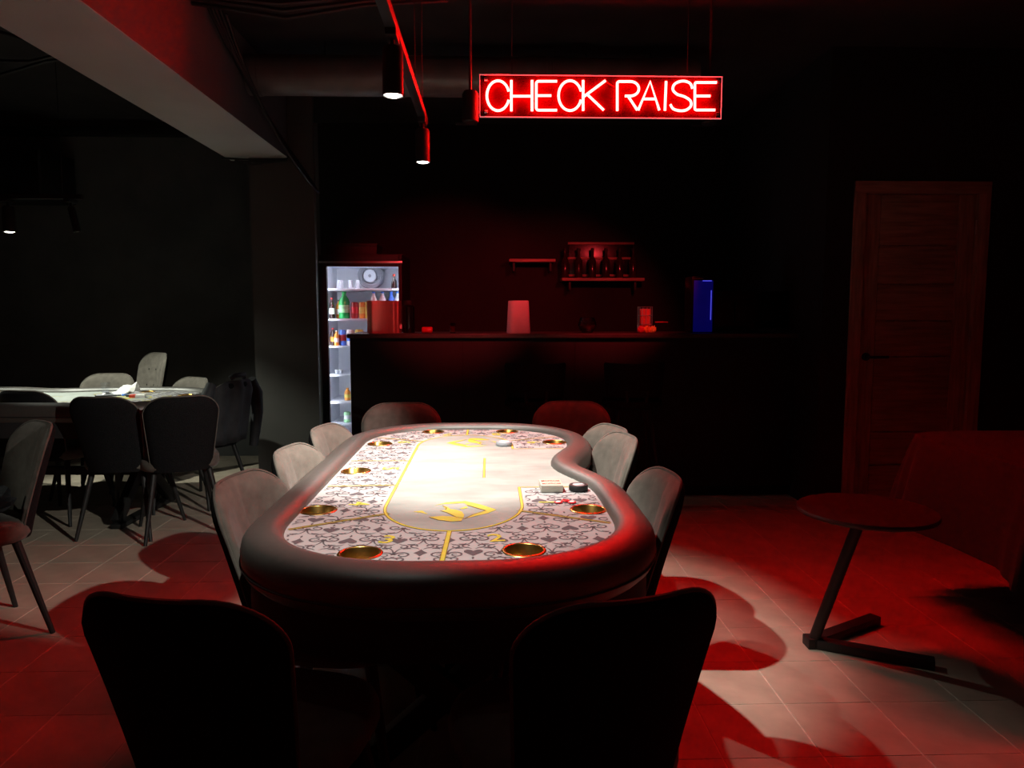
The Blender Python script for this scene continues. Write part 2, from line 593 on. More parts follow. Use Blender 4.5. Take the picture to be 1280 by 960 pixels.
def smooth_path(pts, n=6):
    out = []
    P_ = [Vector(p) for p in pts]
    for i in range(len(P_) - 1):
        p0, p1, p2, p3 = P_[max(i - 1, 0)], P_[i], P_[i + 1], P_[min(i + 2, len(P_) - 1)]
        for k in range(n):
            t = k / n
            out.append(tuple(0.5 * ((2 * p1) + (p2 - p0) * t + (2 * p0 - 5 * p1 + 4 * p2 - p3) * t * t + (-p0 + 3 * p1 - 3 * p2 + p3) * t ** 3)))
    out.append(tuple(P_[-1]))
    return out


letters = [
    [ell(622.5, 119.9, 13.9, 18.7, 17, 343)],
    [[(639.1, 100.6), (639.1, 139.1)], [(665, 100.6), (665, 139.1)], [(639.1, 120.5), (665, 120.5)]],
    [rnd([(696.2, 101.9), (670.3, 101.9), (670.3, 138), (696.2, 138)]), [(670.3, 119.8), (689, 119.8)]],
    [ell(712.4, 119.8, 14.3, 18.7, 17, 343)],
    [[(728.8, 100.6), (728.8, 138.6)], [(729.4, 121.2), (756.7, 101.0)], [(734, 118.3), (754.6, 138)]],
    [rnd([(771.4, 138.7), (771.4, 102.2), (784, 102.2)]) + ell(787.5, 111.2, 10.9, 9.1, 90, -90, 14) + [(781, 120.3)], [(784.8, 120.3), (796.5, 138.0)]],
    [[(797.5, 138.0), (812.6, 102.2), (823.9, 138.0)], [(803.3, 124.0), (819.4, 124.0)]],
    [[(832.4, 102.0), (830.9, 138.4)]],
    [smooth_path([(865.2, 111), (862, 104.2), (853, 101.6), (843.5, 105), (840.8, 112), (846, 118), (855, 121), (862.5, 126), (863.4, 132.5), (858, 137.5), (850, 138.7), (841.5, 136.4), (837.6, 130.7)])],
    [rnd([(895.5, 103.4), (868.3, 103.4), (868.3, 137.8), (893.5, 137.8)], 2.4), [(868.3, 120.3), (887.5, 120.3)]],
]
for strokes in letters:
    mb = MB()
    bk = MB()
    for s_ in strokes:
        path = [SP(*p) for p in s_]
        mb.tube(path, .0066, 8)
        bk.tube([p + Vector((0, .0085, 0)) for p in path], .0046, 6)
    lo = mb.build('letter_tube', M['neon'], sign, 60)
    bk.build('tube_mount', M['acrylic'], lo, 60)
# thin wire tails from the sign and its suspension
for px in (640, 860):
    p = PY(px, 93, SY)
    MB().tube([(p.x - scx, .016, sh), (p.x - scx, .016, CEIL - scz)], .0015, 5).build('hanging_wire', M['black'], sign)
MB().tube([SP(757, 101) + Vector((0, .005, 0)), SP(763, 106) + Vector((0, .004, 0)), SP(768, 108) + Vector((0, .006, 0))], .002, 6).build('jumper_wire', M['red'], sign)

# ------------------------------------------------------------------ track lights
def spot_lamp(name, label, foot, top_z, body_len, r, aim=None, light=None, lit=True, tilt=0, group=None):
    """cylindrical lamp hanging from a track adapter; foot is (x, y) under the track"""
    t = thing(name, label, 'lamp', (foot[0], foot[1], top_z), 0, group)
    MB().box(-.018, .018, -.05, .05, -.022, 0, .003).build('track_adapter', M['black'], t)
    MB().tube([(0, 0, -.02), (0, 0, -.05)], .008, 8).build('swivel', M['black'], t)
    rt = Matrix.Rotation(tilt, 3, 'Y')
    org = Vector((0, 0, -.045))
    body = MB()
    body.lathe([(.001, 0), (r * .8, 0), (r, -.012), (r, -body_len), (r * .93, -body_len), (r * .9, -body_len + .012)], 24, at=org, rot=rt, cap=False)
    body.build('lamp_body', M['black'], t)
    MB().lathe([(.0005, -body_len - .005), (r * .6, -body_len - .002), (r * .92, -body_len + .006)], 24, at=org, rot=rt, cap=False).build('lens', M['lens'] if lit else M['lens_off'], t)
    if light:
        ld = bpy.data.lights.new('spot', 'SPOT')
        ld.energy = light['P']
        ld.spot_size = R(light['cone'])
        ld.spot_blend = light['blend']
        ld.shadow_soft_size = light.get('soft', .012)
        ld.color = light.get('col', (1.0, 0.965, 0.86))
        lo = bpy.data.objects.new('spot', ld)
        COL.objects.link(lo)
        lo.parent = t
        off = org + rt @ Vector((0, 0, -body_len - .02))
        lo.location = off
        d = Vector(aim) - (Vector((foot[0], foot[1], top_z)) + off)
        lo.rotation_euler = d.to_track_quat('-Z', 'Y').to_euler()
    return t


TX, TZ = -.315, 2.215
track = thing('ceiling_track', 'black lighting track hung on wires above the long poker table', 'track', (TX, 1.75, TZ))
MB().box(-.018, .018, -2.35, 2.0, 0, .034, .002).build('rail', M['black'], track)
for yy in (-1.3, .05, 1.55, 1.9):
    MB().tube([(.0, yy, .034), (.0, yy, CEIL - TZ)], .0018, 5).build('hanging_wire', M['black'], track)
MB().box(-.03, .03, -.3, .12, .036, .085, .004).build('power_feed', M['blackplastic'], track)
labs = ['cylinder spotlight of the track nearest the camera, above the frame',
        'nearer lit cylinder spotlight hanging from the ceiling track',
        'farther lit cylinder spotlight at the end of the ceiling track']
for sp, lb in zip(SPOTS, labs):
    spot_lamp('track_spotlight', lb, (TX, sp['y']), TZ, .155, .034, aim=sp['aim'], light=sp, group='spotlights on the main track')

for L_, lb in ((CROSS, 'added black cylinder spotlight, unseen above the right side of the long table'), (SIDE, 'added black cylinder spotlight, unseen high on the left')):
    t = spot_lamp('added_light_lamp', lb, L_['pos'], 2.215, .155, .034, aim=L_['aim'], light=L_)
    MB().tube([(0, 0, 0), (0, 0, CEIL - 2.215)], .007, 8).build('stem', M['black'], t)

# two cylinder lamps beside the sign; their red light on the bar is added
M['lens_added_red'] = mat('added_red_lens', (0.6, 0.02, 0.02), 0.3, emit=(1.0, 0.04, 0.05), strength=1.5, noise=(20, 0.02))
for px, py, yy, lb, aim in ((588, 153, 3.80, 'black cylinder lamp beside the left end of the neon sign', (-.22, 5.2, 1.66)),
                            (886, 155, 3.99, 'black cylinder lamp peeping out below the right end of the neon sign', (.85, 5.25, 1.66))):
    p = PY(px, py, yy)
    t = thing('added_light_lamp', lb, 'lamp', (p.x, yy, p.z), 0, 'lamps beside the neon sign')
    MB().lathe([(.036, 0), (.04, .004), (.04, .135), (.03, .15), (.001, .152)], 24).build('lamp_body', M['black'], t)
    MB().lathe([(.0005, .010), (.0345, .010)], 24, cap=False).build('lens', M['lens_added_red'], t)
    MB().tube([(0, 0, .15), (0, 0, CEIL - p.z)], .007, 8).build('stem', M['black'], t)
    MB().box(-.075, .03, .035, .06, .0, .008, .002).build('bracket', M['black'], t)
    ld = bpy.data.lights.new('spot', 'SPOT')
    ld.energy, ld.spot_size, ld.spot_blend, ld.shadow_soft_size, ld.color = BARRED['P'], R(BARRED['cone']), BARRED['blend'], .015, BARRED['col']
    lo = bpy.data.objects.new('spot', ld)
    COL.objects.link(lo)
    lo.parent = t
    lo.location = (0, 0, -.006)
    lo.rotation_euler = (Vector(aim) - Vector((p.x, yy, p.z - .006))).to_track_quat('-Z', 'Y').to_euler()

# left track
LY = 4.85
l0 = PY(12, 290, LY)
l1 = PY(94, 286, LY)
ltz = PY(80, 249, LY).z
ltr = thing('ceiling_track', 'black lighting track hung above the left poker table', 'track', (-3.4, LY, ltz))
MB().box(-1.2, PY(103, 249, LY).x + 3.4, -.017, .017, 0, .03, .002).build('rail', M['black'], ltr)
for xx in (-.9, .1, PY(76, 200, LY).x + 3.4):
    MB().tube([(xx, 0, .03), (xx, 0, CEIL - ltz)], .002, 5).build('hanging_wire', M['black'], ltr)
blen = ltz - .045 - l0.z
spot_lamp('track_spotlight', 'lit cylinder spotlight above the left poker table at the frame edge', (l0.x, LY), ltz, blen, .036, aim=(-2.7, 5.12, .76),
          light=dict(P=105, cone=82, blend=.5, col=(.95, 1.0, .84)), group='spotlights on the left track')
spot_lamp('track_spotlight', 'dark tilted twin cylinder lamp at the end of the left track', (PY(88, 250, LY).x, LY), ltz, .16, .022, lit=False, tilt=-.2, group='spotlights on the left track')
t = spot_lamp('track_spotlight', 'lit cylinder spotlight on the left track beyond the left frame edge', (-4.2, LY), ltz, blen, .036, aim=(-2.1, 5.6, 0),
              light=dict(P=45, cone=60, blend=.4, col=(.95, 1.0, .84)), group='spotlights on the left track')

# black cabinet high on the left
p0, p1 = PY(-40, 183, 6.2), PY(53, 246, 6.2)
tvt = thing('wall_speaker', 'black box hung high on the back wall at the left frame edge', 'speaker', ((p0.x + p1.x) / 2, 6.2, p1.z))
hw = (p1.x - p0.x) / 2
MB().box(-hw, hw, 0, .5, 0, p0.z - p1.z, .012).build('body', M['blackplastic'], tvt)
MB().box(-hw + .02, hw - .02, -.006, .002, .02, p0.z - p1.z - .02, .004).build('front_grille', M['screen'], tvt)
MB().box(-.05, .05, .49, .552, .12, .24, .004).build('wall_bracket', M['black'], tvt)

# ------------------------------------------------------------------ poker table
TC = Vector((-.10, 2.52, 0))
TA, TB = .528, 1.055


def outline(inset=0.0, n=40):
    """closed outline, counter-clockwise, with the dealer's bay on +x"""
    pts = []
    rx_, ry_ = .47, .46
    ex = 2.12
    for (cx, cy, a0) in ((TA - rx_, TB - ry_, 0), (-TA + rx_, TB - ry_, 90), (-TA + rx_, -TB + ry_, 180), (TA - rx_, -TB + ry_, 270)):
        for i in range(n // 2 + 1):
            a = R(a0 + 90 * i / (n // 2))
            c, s_ = math.cos(a), math.sin(a)
            pts.append(Vector((cx + rx_ * math.copysign(abs(c) ** (2 / ex), c), cy + ry_ * math.copysign(abs(s_) ** (2 / ex), s_))))
        if a0 == 90:
            for i in range(1, 14):
                pts.append(Vector((-TA, (TB - ry_) * (1 - 2 * i / 14))))
    for i in range(1, 30):
        y = (-TB + ry_) * (1 - 2 * i / 30)
        pts.append(Vector((TA, y)))
    res = []
    for p in pts:
        x = p.x
        if x > 0:
            x -= .105 * math.exp(-((p.y - .12) / .23) ** 2) * min(1, x / TA)
        res.append(Vector((x, p.y)))
    out = []
    m = len(res)
    for i in range(m):
        a, c = res[i - 1], res[(i + 1) % m]
        d = (c - a)
        if d.length < 1e-7:
            d = Vector((0, 1))
        d.normalize()
        nrm = Vector((-d.y, d.x))   # inward for CCW
        out.append(res[i] + nrm * inset)
    return out


def inside_poly(poly, x, y):
    c = False
    j = len(poly) - 1
    for i in range(len(poly)):
        a, d = poly[i], poly[j]
        if (a.y > y) != (d.y > y) and x < (d.x - a.x) * (y - a.y) / (d.y - a.y) + a.x:
            c = not c
        j = i
    return c


FZ = .755
CZX0, CZX1, CZY0, CZY1 = -.198, .192, -.675, .79
CEY = .25
WY0, WY1 = -.21, .45     # dealer window


def zone_outline(gr=0.0):
    pts = []
    cx = (CZX0 + CZX1) / 2
    hx = (CZX1 - CZX0) / 2 + gr
    for i in range(25):
        a = R(180 + 180 * i / 24)
        pts.append(Vector((cx + hx * math.cos(a), CZY0 + CEY + (CEY + gr) * math.sin(a))))
    for i in range(25):
        a = R(180 * i / 24)
        pts.append(Vector((cx + hx * math.cos(a), CZY1 - CEY + (CEY + gr) * math.sin(a))))
    return pts


ZG = zone_outline(.012)
INNER = outline(.100)
INNER_S = outline(.108)


def in_zone(x, y, g=.012):
    if inside_poly(ZG, x, y):
        return True
    return x > 0 and WY0 - g < y < WY1 + g


cups_px = [(398, 638), (445, 589), (475, 555), (540, 538), (636, 538), (693, 553), (738, 638), (655, 688), (450, 692)]
CUPS = []
for c in cups_px:
    p = PZ(c[0], c[1], FZ) - TC
    p = Vector((p.x, p.y))
    for _ in range(60):          # keep the whole holder clear of the rail
        q = min(INNER, key=lambda v: (v - p).length)
        if inside_poly(INNER, p.x, p.y) and (q - p).length > .052:
            break
        p = p + (Vector((0.0, .1)) - p).normalized() * .003
    CUPS.append(p)


def in_pattern(x, y):
    if not inside_poly(INNER_S, x, y) or in_zone(x, y):
        return False
    for c in CUPS:
        if (x - c.x) ** 2 + (y - c.y) ** 2 < .051 ** 2:
            return False
    return True


def make_poker_table():
    t = thing('poker_table', 'long oval poker table with padded dark rail and grey patterned cloth in the centre', 'table', TC)
    # rail
    prof = [(.022, .672), (.006, .688), (0, .708), (.0, .735), (.004, .752), (.013, .764), (.028, .7735), (.048, .780), (.070, .7825), (.087, .779), (.098, .770), (.103, .759), (.104, .745)]
    loops = [outline(d) for d, z in prof]
    m = len(loops[0])
    mb = MB()
    vs, fs = [], []
    for (d, z), lp in zip(prof, loops):
        vs += [(p.x, p.y, z) for p in lp]
    k = len(prof)
    for i in range(k - 1):
        for j in range(m):
            fs.append((i * m + j, i * m + (j + 1) % m, (i + 1) * m + (j + 1) % m, (i + 1) * m + j))
    mb.add(vs, fs)
    rail = mb.build('padded_rail', M['leather'], t, 70)
    # seam under the rail
    lp = outline(-.001)
    MB().tube([(p.x, p.y, .706) for p in lp], .0025, 6, closed=True).build('rail_seam', M['blackplastic'], rail)
    # bed and apron
    lo, li = outline(.022), outline(.05)
    mb = MB()
    vs = [(p.x, p.y, .69) for p in lo] + [(p.x, p.y, .58) for p in lo]
    fs = [(j, m + j, m + (j + 1) % m, (j + 1) % m) for j in range(m)]
    fs.append(tuple(reversed(range(m, 2 * m))))
    mb.add(vs, fs)
    mb.build('apron', M['skirt'], t, 40)
    # cloth with holes for the cup holders
    cu = bpy.data.curves.new('cloth', 'CURVE')
    cu.dimensions = '2D'
    cu.fill_mode = 'BOTH'
    pts = outline(.101)
    pts = [p for i, p in enumerate(pts) if i == 0 or (p - pts[i - 1]).length > 1e-4]
    for lp_pts in [pts] + [[c + Vector((math.cos(2 * PI * i / 24), math.sin(2 * PI * i / 24))) * .0445 for i in range(24)] for c in CUPS]:
        sp = cu.splines.new('POLY')
        sp.points.add(len(lp_pts) - 1)
        for q, p in zip(sp.points, lp_pts):
            q.co = (p.x, p.y, FZ, 1)
        sp.use_cyclic_u = True
    tmp = bpy.data.objects.new('cloth_src', cu)
    COL.objects.link(tmp)
    me = bpy.data.meshes.new_from_object(tmp.evaluated_get(bpy.context.evaluated_depsgraph_get()))
    bpy.data.objects.remove(tmp)
    bpy.data.curves.remove(cu)
    me.name = 'cloth'
    for v in me.vertices:
        v.co.z = FZ
    if me.polygons[0].normal.z < 0:
        me.flip_normals()
    me.materials.clear()
    me.materials.append(M['felt'])
    felt = bpy.data.objects.new('cloth', me)
    COL.objects.link(felt)
    felt.parent = t
    # cup holders
    for c in CUPS:
        q = MB().lathe([(.0395, -.052), (.0425, -.048), (.0435, .001), (.0455, .0030), (.0505, .0028), (.0525, .0008)], 32, cap=False)
        q.lathe([(.0005, -.052), (.0395, -.052)], 32, cap=False)
        q.build('cup_holder', M['brass'], t, 50, loc=(c.x, c.y, FZ))
    # plain marbled playing zone with the dealer's bay
    z = FZ + .0005
    zo = zone_outline(0)
    zb = MB()
    cx = (CZX0 + CZX1) / 2
    zb.add([(p.x, p.y, z) for p in zo], [tuple(range(len(zo)))])
    bay = []
    n = 24
    for i in range(n + 1):
        y = WY0 + (WY1 - WY0) * i / n
        lo_, hi_ = 0.1, .6
        for _ in range(26):
            md = (lo_ + hi_) / 2
            if inside_poly(INNER, md, y):
                lo_ = md
            else:
                hi_ = md
        bay.append((lo_, y))
    vs = [(CZX1 - .001, y, z) for x, y in bay] + [(x, y, z) for x, y in bay]
    zb.add(vs, [(i, n + 1 + i, n + 2 + i, i + 1) for i in range(n)])
    zb.build('playing_zone', M['zone'], felt, 0)
    # gold lines
    gl, dl = MB(), MB()
    z1, z2 = FZ + .0009, FZ + .0012

    def gline(pts, wd=.006):
        dl.ribbon(pts, wd + .004, z1)
        gl.ribbon(pts, wd, z2)
    A = [p for p in zo[:25]]
    Bp = [p for p in zo[25:]]
    left = [A[0]] + [Vector((CZX0, CZY0 + CEY + (CZY1 - CZY0 - 2 * CEY) * i / 12)) for i in range(1, 12)] + []
    gline([Vector((CZX1, WY0))] + list(reversed(A)) + left[1:] + list(reversed(Bp)) + [Vector((CZX1, WY1))])
    for y, x1 in ((WY0, bay[0][0]), (WY1, bay[-1][0])):
        gline([Vector((CZX1, y)), Vector((x1 - .012, y))], .004)
    gline([Vector((.08, -.07)), Vector((.08, .26))], .005)

    def sep(p, q, wd=.0055, double=True):
        p, q = Vector(p), Vector(q)
        d = (q - p).normalized()
        nn = Vector((-d.y, d.x))
        if double:
            for s_ in (-1, 1):
                dl.ribbon([p + nn * s_ * .006, q + nn * s_ * .006], .0035, z1)
            gl.ribbon([p, q], .003, z2)
        else:
            gline([p, q], wd)

    def edge_from(p, d):
        p, d = Vector(p), Vector(d).normalized()
        s_ = 0
        while s_ < 1 and inside_poly(INNER_S, *(p + d * s_)):
            s_ += .004
        return p + d * (s_ - .006)
    sep((cx, CZY0), edge_from((cx, CZY0), (-.02, -1)), .009, False)
    sep((cx, CZY1), edge_from((cx, CZY1), (0, 1)), .007, False)
    sep((CZX0 + .02, CZY0 + .17), edge_from((CZX0 + .02, CZY0 + .17), (-1, -.62)))
    sep((CZX1 - .015, CZY0 + .19), edge_from((CZX1 - .015, CZY0 + .19), (1, -.55)))
    sep((CZX0, -.17), edge_from((CZX0, -.17), (-1, -.05)))
    sep((CZX0, .22), edge_from((CZX0, .22), (-1, .02)))
    sep((CZX0 + .02, CZY1 - .16), edge_from((CZX0 + .02, CZY1 - .16), (-1, .5)))
    sep((CZX1 - .02, CZY1 - .16), edge_from((CZX1 - .02, CZY1 - .16), (1, .5)))
    dl.build('dark_lines', M['goldline'], felt, 0)
    gl.build('gold_lines', M['goldink'], felt, 0)
    # seat numbers, upright for whoever sits there
    nums = [('4', (448, 630), -90), ('5', (487, 586), -90), ('6', (505, 553), -110), ('7', (560, 543), 170), ('8', (620, 543), -170), ('9', (668, 553), 110),
            ('1', (688, 628), 90), ('2', (620, 673), 8), ('3', (484, 675), -8)]
    for s_, px, a in nums:
        q = PZ(px[0], px[1], FZ) - TC
        text_mesh(s_, .085, M['goldink'], 'seat_number', felt, (q.x, q.y, z2), R(a))
    # emblem, near and far
    def lp_(zx, zy):
        q = PZ(480 + zx / 7.11, 610 + zy / 7.11, FZ) - TC
        return Vector((q.x, q.y))
    polys = [
        [(405, 260), (520, 252), (620, 258), (700, 272), (685, 298), (590, 301), (500, 290)],
        [(520, 160), (560, 168), (590, 190), (640, 196), (690, 212), (712, 240), (705, 272), (640, 265), (580, 232), (505, 206), (552, 196)],
        [(440, 160), (560, 130), (720, 118), (720, 136), (620, 142), (520, 146)],
        [(720, 118), (860, 150), (1000, 195), (905, 203), (830, 178), (745, 158), (715, 138)],
        [(1000, 195), (930, 225), (800, 255), (705, 276), (760, 252), (800, 232), (905, 203)],
        [(255, 215), (340, 203), (390, 238), (330, 222)],
        [(665, 190), (735, 165), (745, 180), (700, 190)],
    ]
    cpt = Vector((cx + .02, (CZY0 + CZY1) / 2 + .0))
    for flip in (False, True):
        for pl in polys:
            q = [lp_(*p) for p in pl]
            if flip:
                q = [cpt * 2 - p for p in q]
            bm2 = bmesh.new()
            ff = bm2.faces.new([bm2.verts.new((p.x, p.y, z2)) for p in q])
            bm2.normal_update()
            if ff.normal.z < 0:
                ff.normal_flip()
            bmesh.ops.triangulate(bm2, faces=[ff])
            bm2.verts.index_update()
            MB().add([v.co.copy() for v in bm2.verts], [[v.index for v in f.verts] for f in bm2.faces]).build('emblem_piece', M['goldink'], felt, 0)
            bm2.free()
        for ln in ([(400, 262), (480, 288), (600, 302), (690, 296)], [(500, 205), (560, 222), (640, 262), (720, 274), (790, 240), (905, 204), (740, 156)], [(520, 158), (555, 180), (548, 196)]):
            q = [lp_(*p) for p in ln]
            if flip:
                q = [cpt * 2 - p for p in q]
            MB().ribbon(q, .0035, z2 + .0003).build('emblem_stroke', M['goldline'], felt, 0)
    # scrollwork with card suits
    sw_ = MB()
    rg = random.Random(5)

    def scroll(cx_, cy_, r0, turns, a0, mir, wd):
        pts, ws = [], []
        n_ = int(16 * turns)
        for i in range(n_ + 1):
            u = i / n_
            r_ = r0 * (1 - u) ** .8 + .003
            a = a0 + turns * 2 * PI * u * mir
            pts.append((cx_ + r_ * math.cos(a), cy_ + r_ * math.sin(a)))
            ws.append(wd * (.35 + 1.0 * math.sin(PI * (u * .85 + .1))))
        # tail
        a = a0
        tp = [(cx_ + r0 * math.cos(a) - mir * -math.sin(a) * .03 * k + math.cos(a) * .006 * k * k, cy_ + r0 * math.sin(a) - mir * math.cos(a) * .03 * k + math.sin(a) * .006 * k * k) for k in (1.2, .8, .4)]
        sw_.ribbon(tp + pts, [wd * .3, wd * .8, wd] + ws, z, in_pattern)

    def suit(cx_, cy_, s_, kind, a):
        if kind == 0:      # heart
            P_ = [(0, -1), (.45, -.45), (.85, .05), (.9, .5), (.6, .8), (.25, .72), (0, .42), (-.25, .72), (-.6, .8), (-.9, .5), (-.85, .05), (-.45, -.45)]
        elif kind == 1:    # spade
            P_ = [(0, 1), (.5, .4), (.85, -.05), (.8, -.5), (.45, -.65), (.12, -.4), (.3, -1), (-.3, -1), (-.12, -.4), (-.45, -.65), (-.8, -.5), (-.85, -.05), (-.5, .4)]
        else:              # diamond
            P_ = [(0, 1), (.28, .42), (.65, 0), (.28, -.42), (0, -1), (-.28, -.42), (-.65, 0), (-.28, .42)]
        q = []
        for x, y in P_:
            q.append((cx_ + s_ * (x * math.cos(a) - y * math.sin(a)), cy_ + s_ * (x * math.sin(a) + y * math.cos(a))))
        if all(in_pattern(*p) for p in q):
            o_ = [(cx_, cy_, z)] + [(x, y, z) for x, y in q]
            sw_.add(o_, [(0, 1 + i, 1 + (i + 1) % len(q)) for i in range(len(q))])
    cw, ch = .122, .102
    for jj in range(-10, 11):
        for ii in range(-5, 6):
            bx_, by_ = (ii + (.5 if jj % 2 else 0)) * cw, jj * ch * .92
            if abs(bx_) > .56 or abs(by_) > 1.08:
                continue
            up = 1 if (jj // 2) % 2 else -1
            suit(bx_, by_, .025, (ii + 2 * jj) % 3, 0 if up > 0 else PI)
            for sg in (-1, 1):
                # big S scroll beside the suit: a spiral, a sweeping stem, a smaller spiral
                pts, ws = [], []
                c0 = Vector((bx_ + sg * .040, by_ - up * .014))
                for k in range(19):
                    u = k / 18
                    a = (1.35 * 2 * PI) * (1 - u)
                    r_ = .0045 + .0145 * u
                    pts.append((c0.x + sg * r_ * math.cos(a), c0.y + up * r_ * math.sin(a)))
                    ws.append(.0026 + .0042 * u)
                e0 = Vector(pts[-1])
                for k in range(1, 8):
                    u = k / 7
                    pts.append((e0.x + sg * (.004 * math.sin(PI * u) - .022 * u * u), e0.y + up * (.050 * u - .006 * math.sin(2 * PI * u))))
                    ws.append(.0068 - .005 * u)
                sw_.ribbon(pts, ws, z, in_pattern)
                # leaf pair and a curl towards the next row
                l0 = Vector((bx_ + sg * .024, by_ + up * .030))
                sw_.ribbon([(l0.x + sg * .020 * u, l0.y + up * (.020 * u - .012 * u * u * 2)) for u in (0, .25, .5, .75, 1)], [.001, .008, .011, .007, .001], z, in_pattern)
                pts, ws = [], []
                c1 = Vector((bx_ + sg * .016, by_ + up * .050))
                for k in range(13):
                    u = k / 12
                    a = PI * .5 + 2 * PI * .95 * u
                    r_ = .011 * (1 - u) + .0025
                    pts.append((c1.x - sg * r_ * math.cos(a), c1.y - up * r_ * math.sin(a)))
                    ws.append(.0058 * (1 - .5 * u))
                sw_.ribbon([(c1.x - sg * .012, c1.y - up * .024), (c1.x - sg * .004, c1.y - up * .015)] + pts, [.001, .004] + ws, z, in_pattern)
                sw_.ribbon([(bx_ + sg * (.052 + .014 * u), by_ - up * (.038 - .012 * u * u)) for u in (-1, -.5, 0, .5, 1)], [.001, .005, .0065, .005, .001], z, in_pattern)
            sw_.ribbon([(bx_, by_ - up * (.030 + .018 * u)) for u in (0, .33, .66, 1)], [.001, .0065, .005, .001], z, in_pattern)
    so = sw_.build('printed_scrollwork', M['ink'], felt, 0)
    so['kind'] = 'stuff'
    # legs: two crossed frames joined by a floor bar
    for yy in (-.62, .62):
        f = MB()
        for s_ in (-1, 1):
            d = Vector((.62 * s_, 0, .54))
            f.box(-.035, .035, -.025, .025, -.41, .41, .004, rot=Matrix.Rotation(s_ * math.atan2(.60, .54), 3, 'Y'), at=(0, yy + .026 * s_, .30))
        f.build('crossed_legs', M['black'], t)
        MB().box(-.36, .36, yy - .035, yy + .035, .001, .03, .004).build('foot_bar', M['black'], t)
    MB().box(-.03, .03, -.6, .6, .26, .31, .004).build('stretcher', M['black'], t)
    return t


table = make_poker_table()
ltab = copy_tree(table)
ltab.location = (-2.86, 4.83, 0)
ltab.rotation_euler = (0, 0, R(88))
ltab['label'] = 'second oval poker table standing crosswise in the left-hand room'

# things on the main table
p = PZ(690, 616, FZ) - Vector((0, 0, 0))
dk = thing('card_deck', 'boxed deck of cards with red printed top beside the dealer bay', 'card deck', (p.x, p.y + .045, FZ + .0012), R(1))
M['cream'] = mat('cream_card', (0.42, 0.39, 0.33), 0.7, noise=(20, 0.05))
MB().box(-.034, .034, -.045, .045, 0, .021, .0012).build('card_stack', M['cream'], dk)
for yy in (-.019, .019):
    text_mesh('MOPROM', .0135, M['redprint'], 'deck_print', dk, (0, yy, .0214), 0).scale = (1, 2.0, 1)


def chip(name, label, cat, loc, r, hgt, m, m2, group=None, tilt=(0, 0, 0)):
    t = thing(name, label, cat, loc, 0, group)
    t.rotation_euler = tilt
    MB().lathe([(.0005, 0), (r * .93, 0), (r, hgt * .2), (r, hgt * .8), (r * .93, hgt), (.0005, hgt)], 28).build('disc', m, t, 50)
    MB().lathe([(.0005, .0006), (r * .6, .0006), (r * .62, 0)], 24, at=(0, 0, hgt)).build('inlay', m2, t, 50)
    return t


p = PZ(723, 613, FZ)
db = chip('dealer_button', 'thick black dealer puck on the cloth beside the rail', 'puck', (p.x, p.y, FZ + .0012), .030, .018, M['blackplastic'], M['greybits'])
MB().box(-.014, .014, -.004, .004, .0186, .0192, rot=Matrix.Rotation(.5, 3, 'Z')).build('mark', M['white'], db)
p = PZ(630, 557, FZ)
chip('dealer_button', 'pale flat puck lying near the far end of the cloth', 'puck', (p.x, p.y, FZ + .0016), .034, .016, M['greybits'], M['white'])
for k, (px, py, lb) in enumerate(((698, 629, 'leftmost red chip of the small heap below the card deck'), (707, 627, 'middle red chip lying in front of the card deck'),
                                  (715, 629, 'rightmost red chip beside the brass cup holder'))):
    p = PZ(px, py, FZ)
    chip('poker_chip', lb, 'chip', (p.x, p.y, FZ + .0016), .0125, .0035, M['red'], M['white'] if k != 1 else M['darkred'], 'small red chips by the card deck')

# things on the left table
z0 = FZ + .0012


def crumple(name, label, cat, c, s, m, seed, hgt, spread=1.0):
    rg = random.Random(seed)
    bm = bmesh.new()
    bmesh.ops.create_icosphere(bm, subdivisions=3, radius=1)
    for v in bm.verts:
        n_ = v.co.normalized()
        k = 1 + .28 * math.sin(7 * n_.x + seed) * math.cos(6 * n_.y - seed) + rg.uniform(-.13, .13)
        v.co = Vector((n_.x * s * k, n_.y * s * k * .8, max(0, (n_.z * .5 + .5) * hgt * k)))
    me = bpy.data.meshes.new(name)
    bm.to_mesh(me)
    bm.free()
    me.materials.append(m)
    o = bpy.data.objects.new(name, me)
    COL.objects.link(o)
    o.location = c
    return tag(o, label, cat)


p = PZ(150, 494, FZ)
# folded napkin standing as a peak
nb = MB()
nv, nf = [], []
N = 7
for i in range(N + 1):
    for j in range(N + 1):
        u, v_ = i / N, j / N
        nv.append((-.10 + .2 * u + .02 * v_, -.04 + .08 * v_ + .02 * math.sin(5 * u), .004 + .11 * max(0, u - .1) * (1 - abs(v_ - .5) * 1.7) + .015 * math.sin(9 * u + 6 * v_)))
for i in range(N):
    for j in range(N):
        a = i * (N + 1) + j
        nf.append((a, a + N + 1, a + N + 2, a + 1))
top = [Vector(v) for v in nv]
k = len(nv)
nv2 = [(v.x, v.y, max(0, v.z - .006)) for v in top]
nb.add(nv + nv2, nf + [tuple(reversed([q + k for q in f])) for f in nf])
tag(nb.build('napkin', M['white'], None, 20, loc=(p.x, p.y, z0), rotz=.2), 'white crumpled napkin sticking up on the left table', 'napkin')
p = PZ(132, 491, FZ)
g = thing('drinking_glass', 'small clear glass left of the crumpled napkin', 'glass', (p.x, p.y, z0))
MB().lathe([(.024, 0), (.03, .07), (.027, .07), (.022, .006)], 20, cap=False).build('glass_wall', M['glass'], g)
MB().lathe([(.0005, 0), (.024, 0), (.024, .008), (.0005, .008)], 20).build('glass_base', M['greybits'], g)
p = PZ(135, 495, FZ)
ph = thing('phone', 'flat dark phone lying before the napkin on the left table', 'phone', (p.x, p.y, z0), .5)
MB().box(-.075, .075, -.037, .037, 0, .008, .003).build('body', M['blackplastic'], ph)
